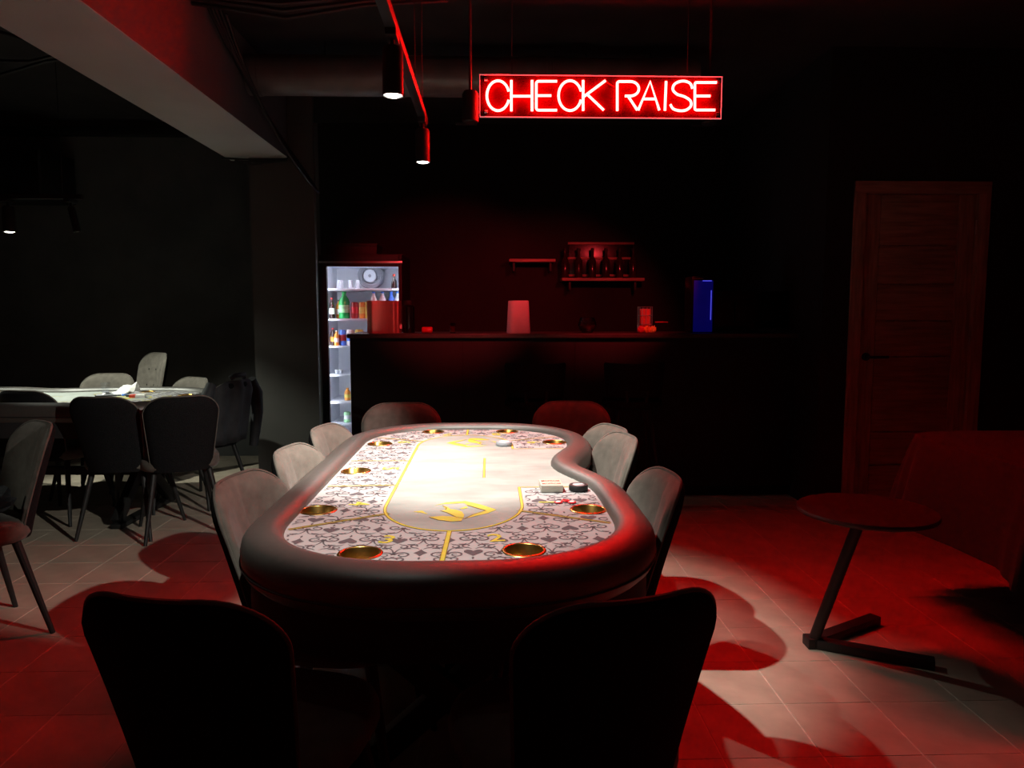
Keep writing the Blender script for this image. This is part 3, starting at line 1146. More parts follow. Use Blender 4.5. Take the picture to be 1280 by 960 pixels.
MB().box(-.07, .07, -.033, .033, .008, .0085).build('screen', M['greybits'], ph)
p = PZ(172, 497, FZ)
pk = thing('card_box', 'small red and white card box right of the napkin', 'card box', (p.x, p.y, z0), .3)
MB().box(-.045, .045, -.03, .03, 0, .018, .001).build('carton', M['white'], pk)
MB().box(-.0455, -.01, -.0305, .0305, .0025, .0185).build('red_band', M['redprint'], pk)
for k in range(3):
    p = PZ(154 + 5 * k, 493 + k, FZ)
    chip('poker_chip', ['dark chip nearest the napkin on the left table', 'dark chip between two others beside the napkin', 'dark chip farthest right beside the napkin'][k], 'chip',
         (p.x, p.y - .03, z0), .02, .012, M['blue'] if k == 1 else M['blackplastic'], M['greybits'], 'dark chips by the napkin')


# ------------------------------------------------------------------ chairs
def back_pt(u, v, side, H=.84, grooves=(-.38, 0, .38), wb=.16, wt=.198):
    """u in -1..1 across, v in 0..1 up; side 0 front face, 1 rear face"""
    z0_ = .40
    au = abs(u)
    drop = 0
    if au > .42:
        k = (au - .42) / .58
        drop = .11 * (1 - math.sqrt(max(0, 1 - k * k)))
    top = H - drop
    z = z0_ + (top - z0_) * v
    vv = (z - z0_) / (H - z0_)
    wd = wb + (wt - wb) * min(1, vv * 1.25)
    x = wd * u
    y = -.185 - .095 * vv - .02 * vv * vv + .055 * u * u
    edge = min(1, (1 - au) / .12) ** .5 * min(1, (1 - v) / .08 + .0) ** .5
    th = .024
    if side == 0:
        g = 0
        for c in grooves:
            g = max(g, math.exp(-((u - c) / .045) ** 2))
        y += th * edge * (1 - .28 * g)
    else:
        y -= th * edge
    return Vector((x, y, z))


def make_back(H=.84, grooves=(-.38, 0, .38), wb=.16, wt=.198):
    us = sorted(set([math.sin(PI / 2 * (i / 14 - 1)) for i in range(29)]))
    vs_ = [0, .1, .2, .3, .4, .5, .6, .7, .8, .88, .94, .98, 1.0]
    out = []
    for side in (0, 1):
        mb = MB()
        V = [back_pt(u, v, side, H, grooves, wb, wt) for v in vs_ for u in us]
        n = len(us)
        F = []
        for j in range(len(vs_) - 1):
            for i in range(n - 1):
                a = j * n + i
                f = (a, a + 1, a + n + 1, a + n)
                F.append(f if side == 1 else tuple(reversed(f)))
        mb.add(V, F)
        out.append(mb)
    # piping along the rim
    rim = [back_pt(-1, v, 0, H, grooves, wb, wt) for v in vs_] + [back_pt(u, 1, 0, H, grooves, wb, wt) for u in us[1:-1]] + [back_pt(1, v, 0, H, grooves, wb, wt) for v in reversed(vs_)]
    pip = MB().tube(rim, .005, 6)
    return out[0], out[1], pip


def seat_mb():
    mb = MB()
    n = 32
    prof = [(.80, .395), (.95, .40), (1.0, .42), (1.0, .445), (.965, .466), (.88, .476), (.6, .482), (.3, .480), (.001, .478)]
    V, F = [], []
    for s_, z in prof:
        for i in range(n):
            a = 2 * PI * i / n
            c, q = math.cos(a), math.sin(a)
            x = .225 * s_ * math.copysign(abs(c) ** .62, c)
            y = .215 * s_ * math.copysign(abs(q) ** .62, q)
            x *= 1 - .10 * (y < 0) * abs(y) / .21
            V.append((x, y + .02, z))
    for j in range(len(prof) - 1):
        for i in range(n):
            F.append((j * n + i, j * n + (i + 1) % n, (j + 1) * n + (i + 1) % n, (j + 1) * n + i))
    F.append(tuple(reversed(range(n))))
    return mb.add(V, F)


def make_chair(H=.84, grooves=(-.38, 0, .38), wb=.16, wt=.198):
    t = thing('dining_chair', 'chair', 'chair')
    f, r, pip = make_back(H, grooves, wb, wt)
    bo = f.build('backrest', M['fabric'], t, 60)
    r.build('back_shell', M['fabric_back'], t, 60)
    pip.build('piping', M['fabric'], bo, 60)
    seat_mb().build('seat', M['fabric'], t, 60)
    for sx in (-1, 1):
        for sy in (-1, 1):
            MB().tube([(sx * .145, .02 + sy * .135, .40), (sx * .215, .015 + sy * .22, .0)], [.017, .010], 10).build('leg', M['black'], t)
    MB().box(-.15, .15, -.125, .165, .385, .40, .004).build('seat_frame', M['black'], t)
    return t


chair0 = make_chair()
first = [True]


def chair(x, y, face, label, group):
    """face: direction the sitter looks, degrees from +x, ccw"""
    if first[0]:
        o = chair0
        first[0] = False
    else:
        o = copy_tree(chair0)
    o.location = (x, y, 0)
    o.rotation_euler = (0, 0, R(face - 90))
    o['label'] = label
    o['group'] = group
    return o


def chair_by_back(px, py, face, label, group, H=.84):
    """place the chair so that the top centre of its backrest is seen at (px, py)"""
    p = PZ(px, py, H - .005)
    f = Vector((math.cos(R(face)), math.sin(R(face))))
    c = Vector((p.x, p.y)) + f * .30
    return chair(c.x, c.y, face, label, group)


G1, G2 = 'chairs around the long poker table', 'chairs around the left poker table'
chair_by_back(190, 755, 77, 'nearest black chair at lower left with its back to the camera', G1)
chair_by_back(803, 754, 108, 'nearest black chair at lower right with its back to the camera', G1)
chair_by_back(288, 598, -10, 'taupe padded chair nearest the camera on the left side of the long table', G1)
chair_by_back(354, 562, -8, 'middle taupe chair of three on the left side of the long table', G1)
chair_by_back(398, 535, -10, 'far taupe chair on the left side, before the lit fridge', G1)
chair_by_back(843, 595, 184, 'taupe padded chair at the near right side of the long table', G1)
chair_by_back(788, 546, 190, 'taupe chair at the dealer bay on the right of the long table', G1)
chair_by_back(773, 535, 196, 'taupe chair half hidden behind the one at the dealer bay', G1)
chair_by_back(714, 503, -95, 'dim red-lit chair at the far right end of the long table', G1)
chair_by_back(502, 505, -85, 'dim red-lit chair at the far left end of the long table', G1)

chair_by_back(120, 498, 88, 'black silhouetted chair at the near side of the left table, centre', G2)
chair_by_back(22, 490, 80, 'black silhouetted chair at the near side of the left table, frame edge', G2)
chair_by_back(140, 468, -88, 'taupe chair behind the left table, left of the tall tufted one', G2)
chair_by_back(248, 473, -122, 'taupe chair at the far right corner of the left table', G2)
cj = chair_by_back(298, 478, 160, 'black chair with a dark jacket draped over its back', G2)
chair_by_back(228, 497, 118, 'dark chair at the near right end of the left table', G2)
chair_by_back(58, 529, 229, 'chair turned aside in the left foreground with its backrest lit', 'chairs standing aside')
chair_by_back(368, 460, -82, 'black chair standing against the column beside the fridge', 'chairs standing aside')

ct_ = [o for o in bpy.data.objects if o.get('label', '').startswith('chair turned aside')][0]
crumple('bag', 'dark soft bag lying on the seat of the chair in the left foreground', 'bag', (ct_.location.x, ct_.location.y - .01, .479), .15, M['jacket'], 4, .13)

# the tall dealer chair behind the left table
tall = make_chair(.985, (-.45, 0, .45), .17, .19)
tall.name = 'dealer_chair'
p = PZ(206, 442, .98)
tall.location = (p.x + .33 * math.cos(R(232)), p.y + .33 * math.sin(R(232)), 0)
tall.rotation_euler = (0, 0, R(232 - 90))
tag(tall, 'tall tufted taupe chair rising behind the left table', 'chair', G2)
bb = [c for c in tall.children if c.name.startswith('backrest')][0]
for zz in (.62, .74, .86):
    for u in (-.45, 0, .45):
        q = back_pt(u, (zz - .4) / .585, 0, .985, (-.45, 0, .45), .17, .19)
        MB().lathe([(.0005, .006), (.006, .004), (.008, 0)], 10, at=(q.x, q.y - .002, q.z), rot=Matrix.Rotation(-PI / 2, 3, 'X'), cap=False).build('tuft_button', M['fabric_back'], bb)

# jacket over the back of a chair
jk = thing('jacket', 'dark jacket draped over the back of a chair by the left table', 'jacket', (0, 0, 0))
jk.location = cj.location
jk.rotation_euler = cj.rotation_euler
us = [i / 12 - 1 for i in range(25)]
mb = MB()
V, F = [], []
rows = []
for j in range(11):            # from inside hem over the top to the outside hem
    t_ = j / 10
    row = []
    for u in us:
        uu = u * .98
        if t_ < .3:
            v = 1 - (.3 - t_) / .3 * .35
            q = back_pt(uu, v, 0) + Vector((0, .012, .012))
        else:
            v = 1 - (t_ - .3) / .7 * .98
            q = back_pt(uu, v, 1) + Vector((u * .03 * (1 - v), -.012 - .02 * (1 - v) - .01 * math.sin(9 * u + 2 * v), .012))
        q.x *= 1.04 + .05 * (1 - v)
        row.append(q)
    rows.append(row)
n = len(us)
for row in rows:
    V += row
for j in range(10):
    for i in range(n - 1):
        F.append((j * n + i, j * n + i + 1, (j + 1) * n + i + 1, (j + 1) * n + i))
mb.add(V, F)
jo = mb.build('body', M['jacket'], jk, 60)
sm = jo.modifiers.new('thickness', 'SOLIDIFY')
sm.thickness = .006
sm.offset = 1
for sx in (-1, 1):
    MB().tube([(sx * .20, -.25, .84), (sx * .255, -.245, .74), (sx * .27, -.235, .60), (sx * .262, -.22, .46), (sx * .25, -.21, .36)], [.03, .045, .042, .036, .03], 10).build('sleeve', M['jacket'], jk, 60)
MB().tube([(-.07, -.29, .865), (-.05, -.31, .885), (.05, -.31, .885), (.07, -.29, .865)], .018, 8).build('collar', M['jacket'], jk, 60)

# ------------------------------------------------------------------ side table with the V foot
J = PZ(1016, 808, 0)
a1, a2 = PZ(1094, 779, 0), PZ(1168, 836, 0)
tcn = PZ(1083, 638, .55)
stl = thing('side_table', 'small round dark side table with slanted post and V-shaped foot', 'table', (J.x, J.y, 0))
L = lambda v: Vector((v.x - J.x, v.y - J.y, v.z))
MB().lathe([(.001, 0), (.235, 0), (.25, .006), (.252, .014), (.248, .022), (.001, .022)], 40, at=L(Vector((tcn.x, tcn.y, .535)))).build('round_top', M['stooltop'], stl)
pc = PZ(1073, 655, .535)
MB().tube([Vector((0, 0, .02)), L(Vector((pc.x, pc.y, .536)))], .021, 14).build('post', M['black'], stl)


def bar(p, q, wd, hgt):
    p, q = Vector(p), Vector(q)
    d = q - p
    an = math.atan2(d.y, d.x)
    return MB().box(-.02, d.length, -wd / 2, wd / 2, 0, hgt, .003, rot=Matrix.Rotation(an, 3, 'Z'), at=(p.x, p.y, .001))


bar((0, 0, 0), L(a1), .05, .036).build('foot', M['black'], stl)
bar((0, 0, 0), L(a2), .05, .036).build('foot', M['black'], stl)
MB().box(-.03, .03, -.03, .03, 0, .04, .004, at=(0, 0, .001)).build('joint', M['black'], stl)
MB().box(-.05, .05, -.03, .03, -.022, 0, .004, at=L(Vector((tcn.x + .03, tcn.y - .08, .535)))).build('mounting_plate', M['black'], stl)

# ------------------------------------------------------------------ draped table on the right
dx0, dx1, dy0, dy1, dz = 1.93, 3.9, 2.35, 3.36, .755
dt = thing('folding_table', 'rectangular table hidden under the dark cloth at the right', 'table', ((dx0 + dx1) / 2, (dy0 + dy1) / 2, 0))
hx, hy = (dx1 - dx0) / 2, (dy1 - dy0) / 2
MB().box(-hx + .02, hx - .02, -hy + .02, hy - .02, .715, .75, .004).build('table_top', M['black'], dt)
for sx in (-1, 1):
    for sy in (-1, 1):
        MB().tube([(sx * (hx - .5), sy * (hy - .2), 0), (sx * (hx - .5), sy * (hy - .2), .716)], .02, 10).build('leg', M['black'], dt)
N = 160
per = []
for i in range(N):
    a = 2 * PI * i / N
    c, s_ = math.cos(a), math.sin(a)
    ex = .22
    per.append((hx * math.copysign(abs(c) ** ex, c), hy * math.copysign(abs(s_) ** ex, s_), a))
V, F = [], []
lv = [(0.0, 0.0), (.012, .004), (.03, .05), (.06, .16), (.085, .28), (.10, .41)]
for k, (outw, dn) in enumerate(lv):
    for (x, y, a) in per:
        r_ = math.hypot(x, y)
        wv = math.sin(a * 17) * .5 + math.sin(a * 29 + 1) * .35 + math.sin(a * 9 + 2) * .3
        o_ = outw + wv * .045 * (dn / .41) + .01
        nx, ny = x / hx, y / hy
        m_ = max(abs(nx), abs(ny))
        nx, ny = (math.copysign(abs(nx / m_) ** 6, nx), math.copysign(abs(ny / m_) ** 6, ny))
        ln = math.hypot(nx, ny) or 1
        drop = dn + (.03 * math.sin(a * 5 + 1) * (dn / .41)) + .05 * (dn / .41) * (abs(nx) * abs(ny))
        V.append((x + nx / ln * o_, y + ny / ln * o_, dz - drop))
for k in range(len(lv) - 1):
    for i in range(N):
        F.append((k * N + i, (k + 1) * N + i, (k + 1) * N + (i + 1) % N, k * N + (i + 1) % N))
F.append(tuple(range(N)))
tag(MB().add(V, F).build('tablecloth', M['cloth'], None, 50, loc=((dx0 + dx1) / 2, (dy0 + dy1) / 2, 0)),
    'dark heavy tablecloth hanging in folds over the table at right', 'tablecloth')

# ------------------------------------------------------------------ bar
BY = 5.1
cl, cr = PY(436, 418, BY).x, ALX - .001
ctz = PY(700, 417, BY).z
bar_t = thing('bar_counter', 'long black bar counter in front of the back wall', 'counter', ((cl + cr) / 2, BY, 0))
hw = (cr - cl) / 2
MB().box(-hw, hw, .03, .07, .08, ctz - .03, .002).build('front_panel', M['barfront'], bar_t)
MB().box(-hw, -hw + .04, .07, .5, .08, ctz - .03, .002).build('end_panel', M['barfront'], bar_t)
MB().box(-hw + .02, hw, .09, .48, 0, .08).build('plinth', M['black'], bar_t)
MB().box(-hw + .05, hw, .07, .5, .80, .83).build('inner_shelf', M['barfront'], bar_t)
MB().box(-hw - .015, hw, 0, .52, ctz - .03, ctz, .004).build('worktop', M['bartop'], bar_t)
for k in range(1, 4):
    xx = -hw + 2 * hw * k / 4
    MB().box(xx - .004, xx + .004, .027, .034, .08, ctz - .03).build('panel_joint', M['groove'], bar_t)


def on_bar(px, Y=5.3):
    return PY(px, 410, Y).x


CT = ctz + .0005


def hgt(py, Y):
    return PY(700, py, Y).z - ctz


# coppery steel box in front of the fridge
x0, x1 = on_bar(457.5, 5.2), on_bar(499, 5.2)
hb = hgt(376, 5.2)
bx = thing('steel_canister', 'shiny ribbed steel bin standing on the bar before the fridge', 'canister', ((x0 + x1) / 2, 5.30, CT))
hw2 = (x1 - x0) / 2
prof = []
for i in range(60):
    a = 2 * PI * i / 60
    c, s_ = math.cos(a), math.sin(a)
    prof.append((hw2 * math.copysign(abs(c) ** .35, c) , .09 * math.copysign(abs(s_) ** .5, s_) + (.006 * math.cos(3.2 * PI * c))))
V = [(x, y, 0) for x, y in prof] + [(x, y, hb) for x, y in prof]
F = [(i, (i + 1) % 60, 60 + (i + 1) % 60, 60 + i) for i in range(60)] + [tuple(range(60, 120)), tuple(reversed(range(60)))]
MB().add(V, F).build('body', M['copper'], bx, 40)
MB().box(hw2 - .002, hw2 + .012, -.05, -.03, .03, .06, .002).build('latch', M['white'], bx)
# dark thermos
xx = on_bar(511, 5.3)
th = thing('thermos', 'dark thermos flask beside the steel bin on the bar', 'thermos', (xx, 5.3, CT))
hb = hgt(376, 5.3)
MB().lathe([(.001, 0), (.042, 0), (.044, .01), (.044, hb * .8), (.034, hb * .86)], 24).build('flask', M['screen'], th)
MB().lathe([(.034, hb * .86), (.036, hb * .88), (.036, hb), (.001, hb + .003)], 24).build('lid', M['black'], th)
# can lying on its side
xx = on_bar(534, 5.2)
cn = thing('drink_can', 'small can lying on its side on the bar', 'can', (xx, 5.2, CT + .022))
MB().lathe([(.001, -.036), (.018, -.036), (.022, -.03), (.022, .03), (.018, .036)], 20, rot=rx, cap=True).build('can_body', M['red'], cn)
MB().lathe([(.001, -.0365), (.0165, -.0365)], 20, rot=rx, cap=False).build('can_end', M['steel'], cn)
# small red glass
xx = on_bar(566, 5.2)
gl = thing('drinking_glass', 'small upright tumbler on the bar right of the lying can', 'glass', (xx, 5.2, CT))
hb = hgt(404, 5.2)
MB().lathe([(.001, 0), (.018, 0), (.021, hb), (.018, hb), (.016, .006), (.001, .006)], 20).build('tumbler', M['darkglass'], gl)
MB().lathe([(.001, .007), (.0155, .007), (.017, hb * .7), (.001, hb * .7)], 20).build('drink', M['red'], gl)
# white tapered container
xx = on_bar(648, 5.2)
pt = thing('tapered_container', 'tall white tapered container standing on the bar', 'container', (xx, 5.2, CT), R(14))
hb = hgt(376, 5.2)
V, F = [], []
for s_, z in ((.074, 0), (.076, .006), (.066, hb - .006), (.063, hb), (.052, hb), (.05, hb - .03)):
    for i in range(40):
        a = 2 * PI * i / 40
        c, q = math.cos(a), math.sin(a)
        V.append((s_ * math.copysign(abs(c) ** .55, c), s_ * math.copysign(abs(q) ** .55, q), z))
for j in range(5):
    for i in range(40):
        F.append((j * 40 + i, j * 40 + (i + 1) % 40, (j + 1) * 40 + (i + 1) % 40, (j + 1) * 40 + i))
F.append(tuple(reversed(range(40))))
F.append(tuple(range(200, 240)))
M['carton'] = mat('pale_carton', (0.55, 0.53, 0.52), 0.7, noise=(8, 0.04))
MB().add(V, F).build('body', M['carton'], pt, 50)
MB().lathe([(.02, hb - .03), (.02, hb - .002), (.016, hb - .002), (.016, hb - .03)], 20, cap=False).build('core_tube', M['greybits'], pt)
# glass bowl
xx = on_bar(734, 5.25)
bw = thing('glass_bowl', 'round glass bowl on the bar right of the white container', 'bowl', (xx, 5.25, CT))
hb = hgt(397, 5.25)
MB().lathe([(.001, 0), (.035, 0), (.06, hb * .3), (.066, hb * .55), (.055, hb * .85), (.05, hb), (.046, hb), (.051, hb * .85), (.062, hb * .55), (.056, hb * .3), (.03, .006), (.001, .006)], 28).build('bowl_wall', M['darkglass'], bw)
MB().lathe([(.001, .008), (.05, hb * .3), (.057, hb * .5), (.001, hb * .58)], 24).build('contents', M['darkred'], bw)
# wire basket with sweets
xx = on_bar(806, 5.25)
cp = thing('wire_holder', 'wire cup holder full of bright packets on the bar', 'holder', (xx, 5.25, CT))
hb = hgt(383, 5.25)
for zz in (.003, hb * .33, hb * .66, hb - .004):
    MB().tube([(.052 * math.cos(2 * PI * i / 20), .04 * math.sin(2 * PI * i / 20), zz) for i in range(20)], .0022, 6, closed=True).build('wire_ring', M['steel'], cp)
for i in range(12):
    a = 2 * PI * i / 12
    MB().tube([(.052 * math.cos(a), .04 * math.sin(a), .002), (.052 * math.cos(a), .04 * math.sin(a), hb - .003)], .0018, 5).build('wire', M['steel'], cp)
for k, (dx_, m_, lb) in enumerate(((-.036, 'red', 'crumpled red sweet packet at the left foot of the wire holder'), (0, 'orange', 'orange sweet packet before the wire holder'), (.036, 'yellow', 'yellow sweet packet at the right foot of the wire holder'))):
    crumple('sweet_packet', lb, 'packet', (xx + dx_ * 1.15, 5.185 - .01 * (k == 1), CT), .024, M[m_], k + 3, .045)['group'] = 'sweet packets on the bar'
tag(MB().box(-.035, .035, -.025, .025, 0, hb * .9, .003).build('paper_packet', M['redprint'], None, 35, loc=(xx, 5.25, CT + .001)), 'upright red paper packet inside the wire holder', 'packet')
# thin pen/knife lying out to the right
xx = on_bar(824, 5.3)
tag(MB().tube([(-.05, 0, 0), (.045, .01, .0)], [.004, .003], 8).build('cocktail_stick', M['red'], None, 35, loc=(xx + .02, 5.3, CT + .075)), 'thin red stick jutting out of the wire holder', 'stick').rotation_euler = (0, 0, 0)
# computer case with blue light
x0, x1 = on_bar(864, 5.3), on_bar(891, 5.3)
hb = hgt(345, 5.3)
pc_ = thing('computer_case', 'tall dark case glowing blue through its front on the bar', 'computer', ((x0 + x1) / 2, 5.3, CT))
hw2 = (x1 - x0) / 2
MB().box(-hw2, hw2, 0, .2, 0, hb, .004).build('case', M['screen'], pc_)
MB().box(-hw2 + .012, hw2 - .006, -.004, .001, .006, hb - .03, .001).build('blue_panel', M['blueled'], pc_)
MB().box(hw2 - .022, hw2 - .016, -.007, -.003, .09, hb - .10, .001).build('light_strip', M['blueled2'], pc_)
MB().box(-.005, hw2 - .018, -.007, -.003, hb - .036, hb - .03, .001).build('top_light', M['blueled2'], pc_)
MB().box(-hw2 + .002, 0, -.003, .001, hb - .02, hb - .014).build('trim', M['steel'], pc_)
# monitor seen from behind
x0, x1 = on_bar(893, 5.28), on_bar(989, 5.28)
hb = hgt(364, 5.28)
mo = thing('monitor', 'black monitor turned away on the right end of the bar', 'monitor', ((x0 + x1) / 2, 5.28, CT))
hw2 = (x1 - x0) / 2
MB().box(-hw2, hw2, 0, .03, .03, hb, .006).build('shell', M['screen'], mo)
MB().box(-hw2 * .5, hw2 * .5, -.025, .001, .07, hb - .06, .012).build('rear_bulge', M['screen'], mo)
MB().box(-.03, .03, -.01, .015, .004, .08, .003).build('neck', M['screen'], mo)
MB().box(-.11, .11, -.07, .07, 0, .008, .002).build('stand_base', M['screen'], mo)

# back-bar shelves and a framed board, dim on the back wall
for k, (px0, px1, py, lb) in enumerate(((636, 692, 329, 'short dark wall shelf behind the bar, left of the board'), (700, 800, 352, 'dark wall shelf under the board behind the bar'))):
    q0, q1 = PY(px0, py, BACKY), PY(px1, py, BACKY)
    t = thing('wall_shelf', lb, 'shelf', ((q0.x + q1.x) / 2, BACKY, q0.z))
    hw2 = (q1.x - q0.x) / 2
    MB().box(-hw2, hw2, -.2, -.001, 0, .025, .002).build('board', M['wood_cross'], t)
    for sx in (-1, 1):
        MB().box(sx * hw2 * .8 - .01, sx * hw2 * .8 + .01, -.16, -.001, -.08, 0, .002).build('bracket', M['black'], t)
q0, q1 = PY(711, 303, BACKY), PY(790, 346, BACKY)
t = thing('wall_board', 'dim framed board on the wall behind the bar', 'board', ((q0.x + q1.x) / 2, BACKY - .001, q1.z))
hw2 = (q1.x - q0.x) / 2
MB().box(-hw2, hw2, -.02, 0, 0, q0.z - q1.z, .002).build('panel', M['screen'], t)
for z_ in (0, (q0.z - q1.z) / 2, q0.z - q1.z - .02):
    MB().box(-hw2 - .01, hw2 + .01, -.03, -.001, z_, z_ + .02, .002).build('slat', M['wood_cross'], t)
for k in range(6):
    q = PY(706 + 17 * k, 350, BACKY - .1)
    zb = PY(706, 352, BACKY).z + .026
    t = thing('liquor_bottle', ['leftmost', 'second from left', 'third from left', 'fourth from left', 'fifth from left', 'rightmost'][k] + ' of the dark bottles on the shelf behind the bar', 'bottle', (q.x, BACKY - .1, zb), 0, 'bottles on the back shelf')
    MB().lathe([(.001, 0), (.034, 0), (.036, .01), (.036, .15), (.014, .19), (.013, .235)], 16).build('glass_body', M['cola'], t)
    MB().lathe([(.016, .235), (.016, .262), (.001, .262)], 14).build('cap', M['black'], t)

# bar stools
for px, lb in ((668, 'black bar stool before the bar, left of the pair'), (790, 'black bar stool before the bar, right of the pair')):
    q = PY(px, 420, 4.72)
    t = thing('bar_stool', lb, 'stool', (q.x, 4.70, 0), 0, 'bar stools')
    V = MB()
    V.lathe([(.001, .70), (.17, .70), (.19, .715), (.19, .745), (.17, .765), (.001, .77)], 28)
    V.build('seat', M['fabric_back'], t)
    b_ = MB()
    arc = [R(200 + 140 * i / 12) for i in range(13)]
    vs, fs = [], []
    for z_, r_ in ((.78, .19), (.98, .205), (.99, .195), (.985, .18), (.78, .172)):
        vs += [(r_ * math.cos(a), r_ * math.sin(a), z_) for a in arc]
    for j in range(4):
        for i in range(12):
            fs.append((j * 13 + i, j * 13 + i + 1, (j + 1) * 13 + i + 1, (j + 1) * 13 + i))
    b_.add(vs, fs).build('backrest', M['fabric_back'], t, 50)
    for a in (R(250), R(290)):
        MB().tube([(.17 * math.cos(a), .17 * math.sin(a), .72), (.185 * math.cos(a), .185 * math.sin(a), .82)], .012, 8).build('back_post', M['black'], t)
    for sx in (-1, 1):
        for sy in (-1, 1):
            MB().tube([(sx * .1, sy * .1, .70), (sx * .18, sy * .18, 0)], [.014, .011], 8).build('leg', M['black'], t)
    MB().tube([(.15 * c, .15 * s_, .25) for c, s_ in ((1, 1), (-1, 1), (-1, -1), (1, -1))], .009, 8, closed=True).build('foot_ring', M['black'], t)

# ------------------------------------------------------------------ fridge
FY = 5.9
fx0, fx1 = PY(399, 340, FY).x, PY(502, 340, FY).x
ftz = PY(450, 317, FY).z
fr = thing('display_fridge', 'lit glass-door drinks fridge behind the left end of the bar', 'fridge', ((fx0 + fx1) / 2, FY, 0))
hw = (fx1 - fx0) / 2
dep = .62
MB().box(-hw, -hw + .012, .05, dep, .02, ftz, .003).build('side_wall', M['black'], fr)
MB().box(hw - .012, hw, .05, dep, .02, ftz, .003).build('side_wall', M['black'], fr)
MB().box(-hw + .012, hw - .012, .05, dep, ftz - .03, ftz, .003).build('top_wall', M['black'], fr)
MB().box(-hw + .03, hw - .03, dep - .03, dep, .02, ftz - .03).build('rear_wall', M['black'], fr)
MB().box(-hw + .03, hw - .03, .05, dep, .02, .12).build('base', M['black'], fr)
iz1 = PY(450, 333, FY).z
gx0, gx1 = PY(408, 340, FY).x - (fx0 + fx1) / 2, PY(498, 340, FY).x - (fx0 + fx1) / 2
lin = MB()
lin.box(gx0 - .042, gx0 - .036, .06, dep - .035, .12, iz1 + .02)
lin.box(gx1 + .009, gx1 + .012, .06, dep - .035, .12, iz1 + .02)
lin.box(gx0 - .036, gx1 + .009, dep - .045, dep - .035, .12, iz1 + .02)
lin.box(gx0 - .036, gx1 + .009, .06, dep - .045, iz1 + .012, iz1 + .02)
lin.box(gx0 - .036, gx1 + .009, .06, dep - .045, .12, .128)
lin.build('liner', M['fridge_in'], fr, 0)
dr = MB()
dr.box(-hw, gx0, 0, .045, .12, ftz - .012, .003)
dr.box(gx1, hw, 0, .045, .12, ftz - .012, .003)
dr.box(gx0, gx1, 0, .045, iz1, ftz - .012, .003)
dr.box(gx0, gx1, 0, .045, .12, .2, .003)
door_f = dr.build('fridge_door', M['black'], fr)
MB().box(gx0, gx1, .018, .024, .2, iz1).build('pane', M['glass'], door_f, 0)
MB().tube([(hw - .03, -.002, .75), (hw - .03, -.035, .78), (hw - .03, -.035, 1.15), (hw - .03, -.002, 1.18)], .009, 8).build('handle', M['black'], door_f)
MB().box(-hw - .002, hw + .004, -.004, .05, PY(450, 329, FY).z, PY(450, 326.5, FY).z, .001).build('trim_strip', M['steel'], fr)
# LED strips behind the door frame
for xx, ww in ((gx0 - .032, .018), (gx1 + .002, .006)):
    MB().box(xx, xx + ww, .047, .052, .22, iz1 - .01).build('led_strip', M['led'], fr, 0)
MB().box(gx0 + .02, gx1 - .02, .05, .07, iz1 + .002, iz1 + .008).build('led_strip', M['led'], fr, 0)
# shelves
sh_z = []
for py in (361, 399, 433, 469, 503, 531):
    z_ = PY(420, py, FY + .08).z
    sh_z.append(z_)
    MB().box(gx0 - .03, gx1 + .006, .09, dep - .06, z_ - .012, z_ + .004, .002).build('shelf', M['fridge_in'], fr)
fcx = (fx0 + fx1) / 2
# fan at the top back
q = PY(463, 345, FY + .45)
fan = MB()
rxy = Matrix.Rotation(PI / 2, 3, 'X')
fz = q.z
for r_ in (.098, .086, .074):
    fan.tube([(q.x - fcx + r_ * math.cos(2 * PI * i / 32), .43, fz + r_ * math.sin(2 * PI * i / 32)) for i in range(32)], .005, 6, closed=True)
for i in range(8):
    a = 2 * PI * i / 8
    fan.tube([(q.x - fcx + .05 * math.cos(a), .43, fz + .05 * math.sin(a)), (q.x - fcx + .1 * math.cos(a), .43, fz + .1 * math.sin(a))], .004, 6)
fo = fan.build('fan_grille', M['greybits'], fr)
MB().lathe([(.001, .02), (.05, .018), (.055, 0)], 28, at=(q.x - fcx, .435, fz), rot=rxy).build('fan_hub', M['fridge_in'], fo)
MB().lathe([(.001, .006), (.012, .005), (.014, 0)], 16, at=(q.x - fcx, .418, fz), rot=rxy).build('fan_cap', M['greybits'], fo)
MB().lathe([(.001, 0), (.105, 0), (.11, -.04)], 28, at=(q.x - fcx, .46, fz), rot=rxy).build('fan_plate', M['greybits'], fo)


def fx(px):
    return PY(px, 380, FY + .15).x


def bottle(px, z, h_, r_, m_, capm, label, group, y=FY + .16, neck=True, labm=None):
    t = thing('drink_bottle' if neck else 'drink_can', label, 'bottle' if neck else 'can', (fx(px), y, z + .0045), 0, group)
    if neck:
        MB().lathe([(.001, 0), (r_ * .92, 0), (r_, .008), (r_, h_ * .62), (r_ * .8, h_ * .74), (r_ * .38, h_ * .86), (r_ * .36, h_ * .94)], 18).build('bottle_body', m_, t)
        MB().lathe([(r_ * .44, h_ * .94), (r_ * .44, h_), (.001, h_)], 14).build('cap', capm, t)
        if labm:
            MB().lathe([(r_ * 1.015, h_ * .22), (r_ * 1.015, h_ * .5)], 18, cap=False).build('label_band', labm, t)
    else:
        MB().lathe([(.001, 0), (r_ * .8, 0), (r_, .01), (r_, h_ - .012), (r_ * .82, h_), (r_ * .8, h_ - .003), (.001, h_ - .003)], 18).build('can_body', m_, t)
        if labm:
            MB().lathe([(r_ * 1.012, h_ * .3), (r_ * 1.012, h_ * .7)], 18, cap=False).build('label_band', labm, t)
    return t


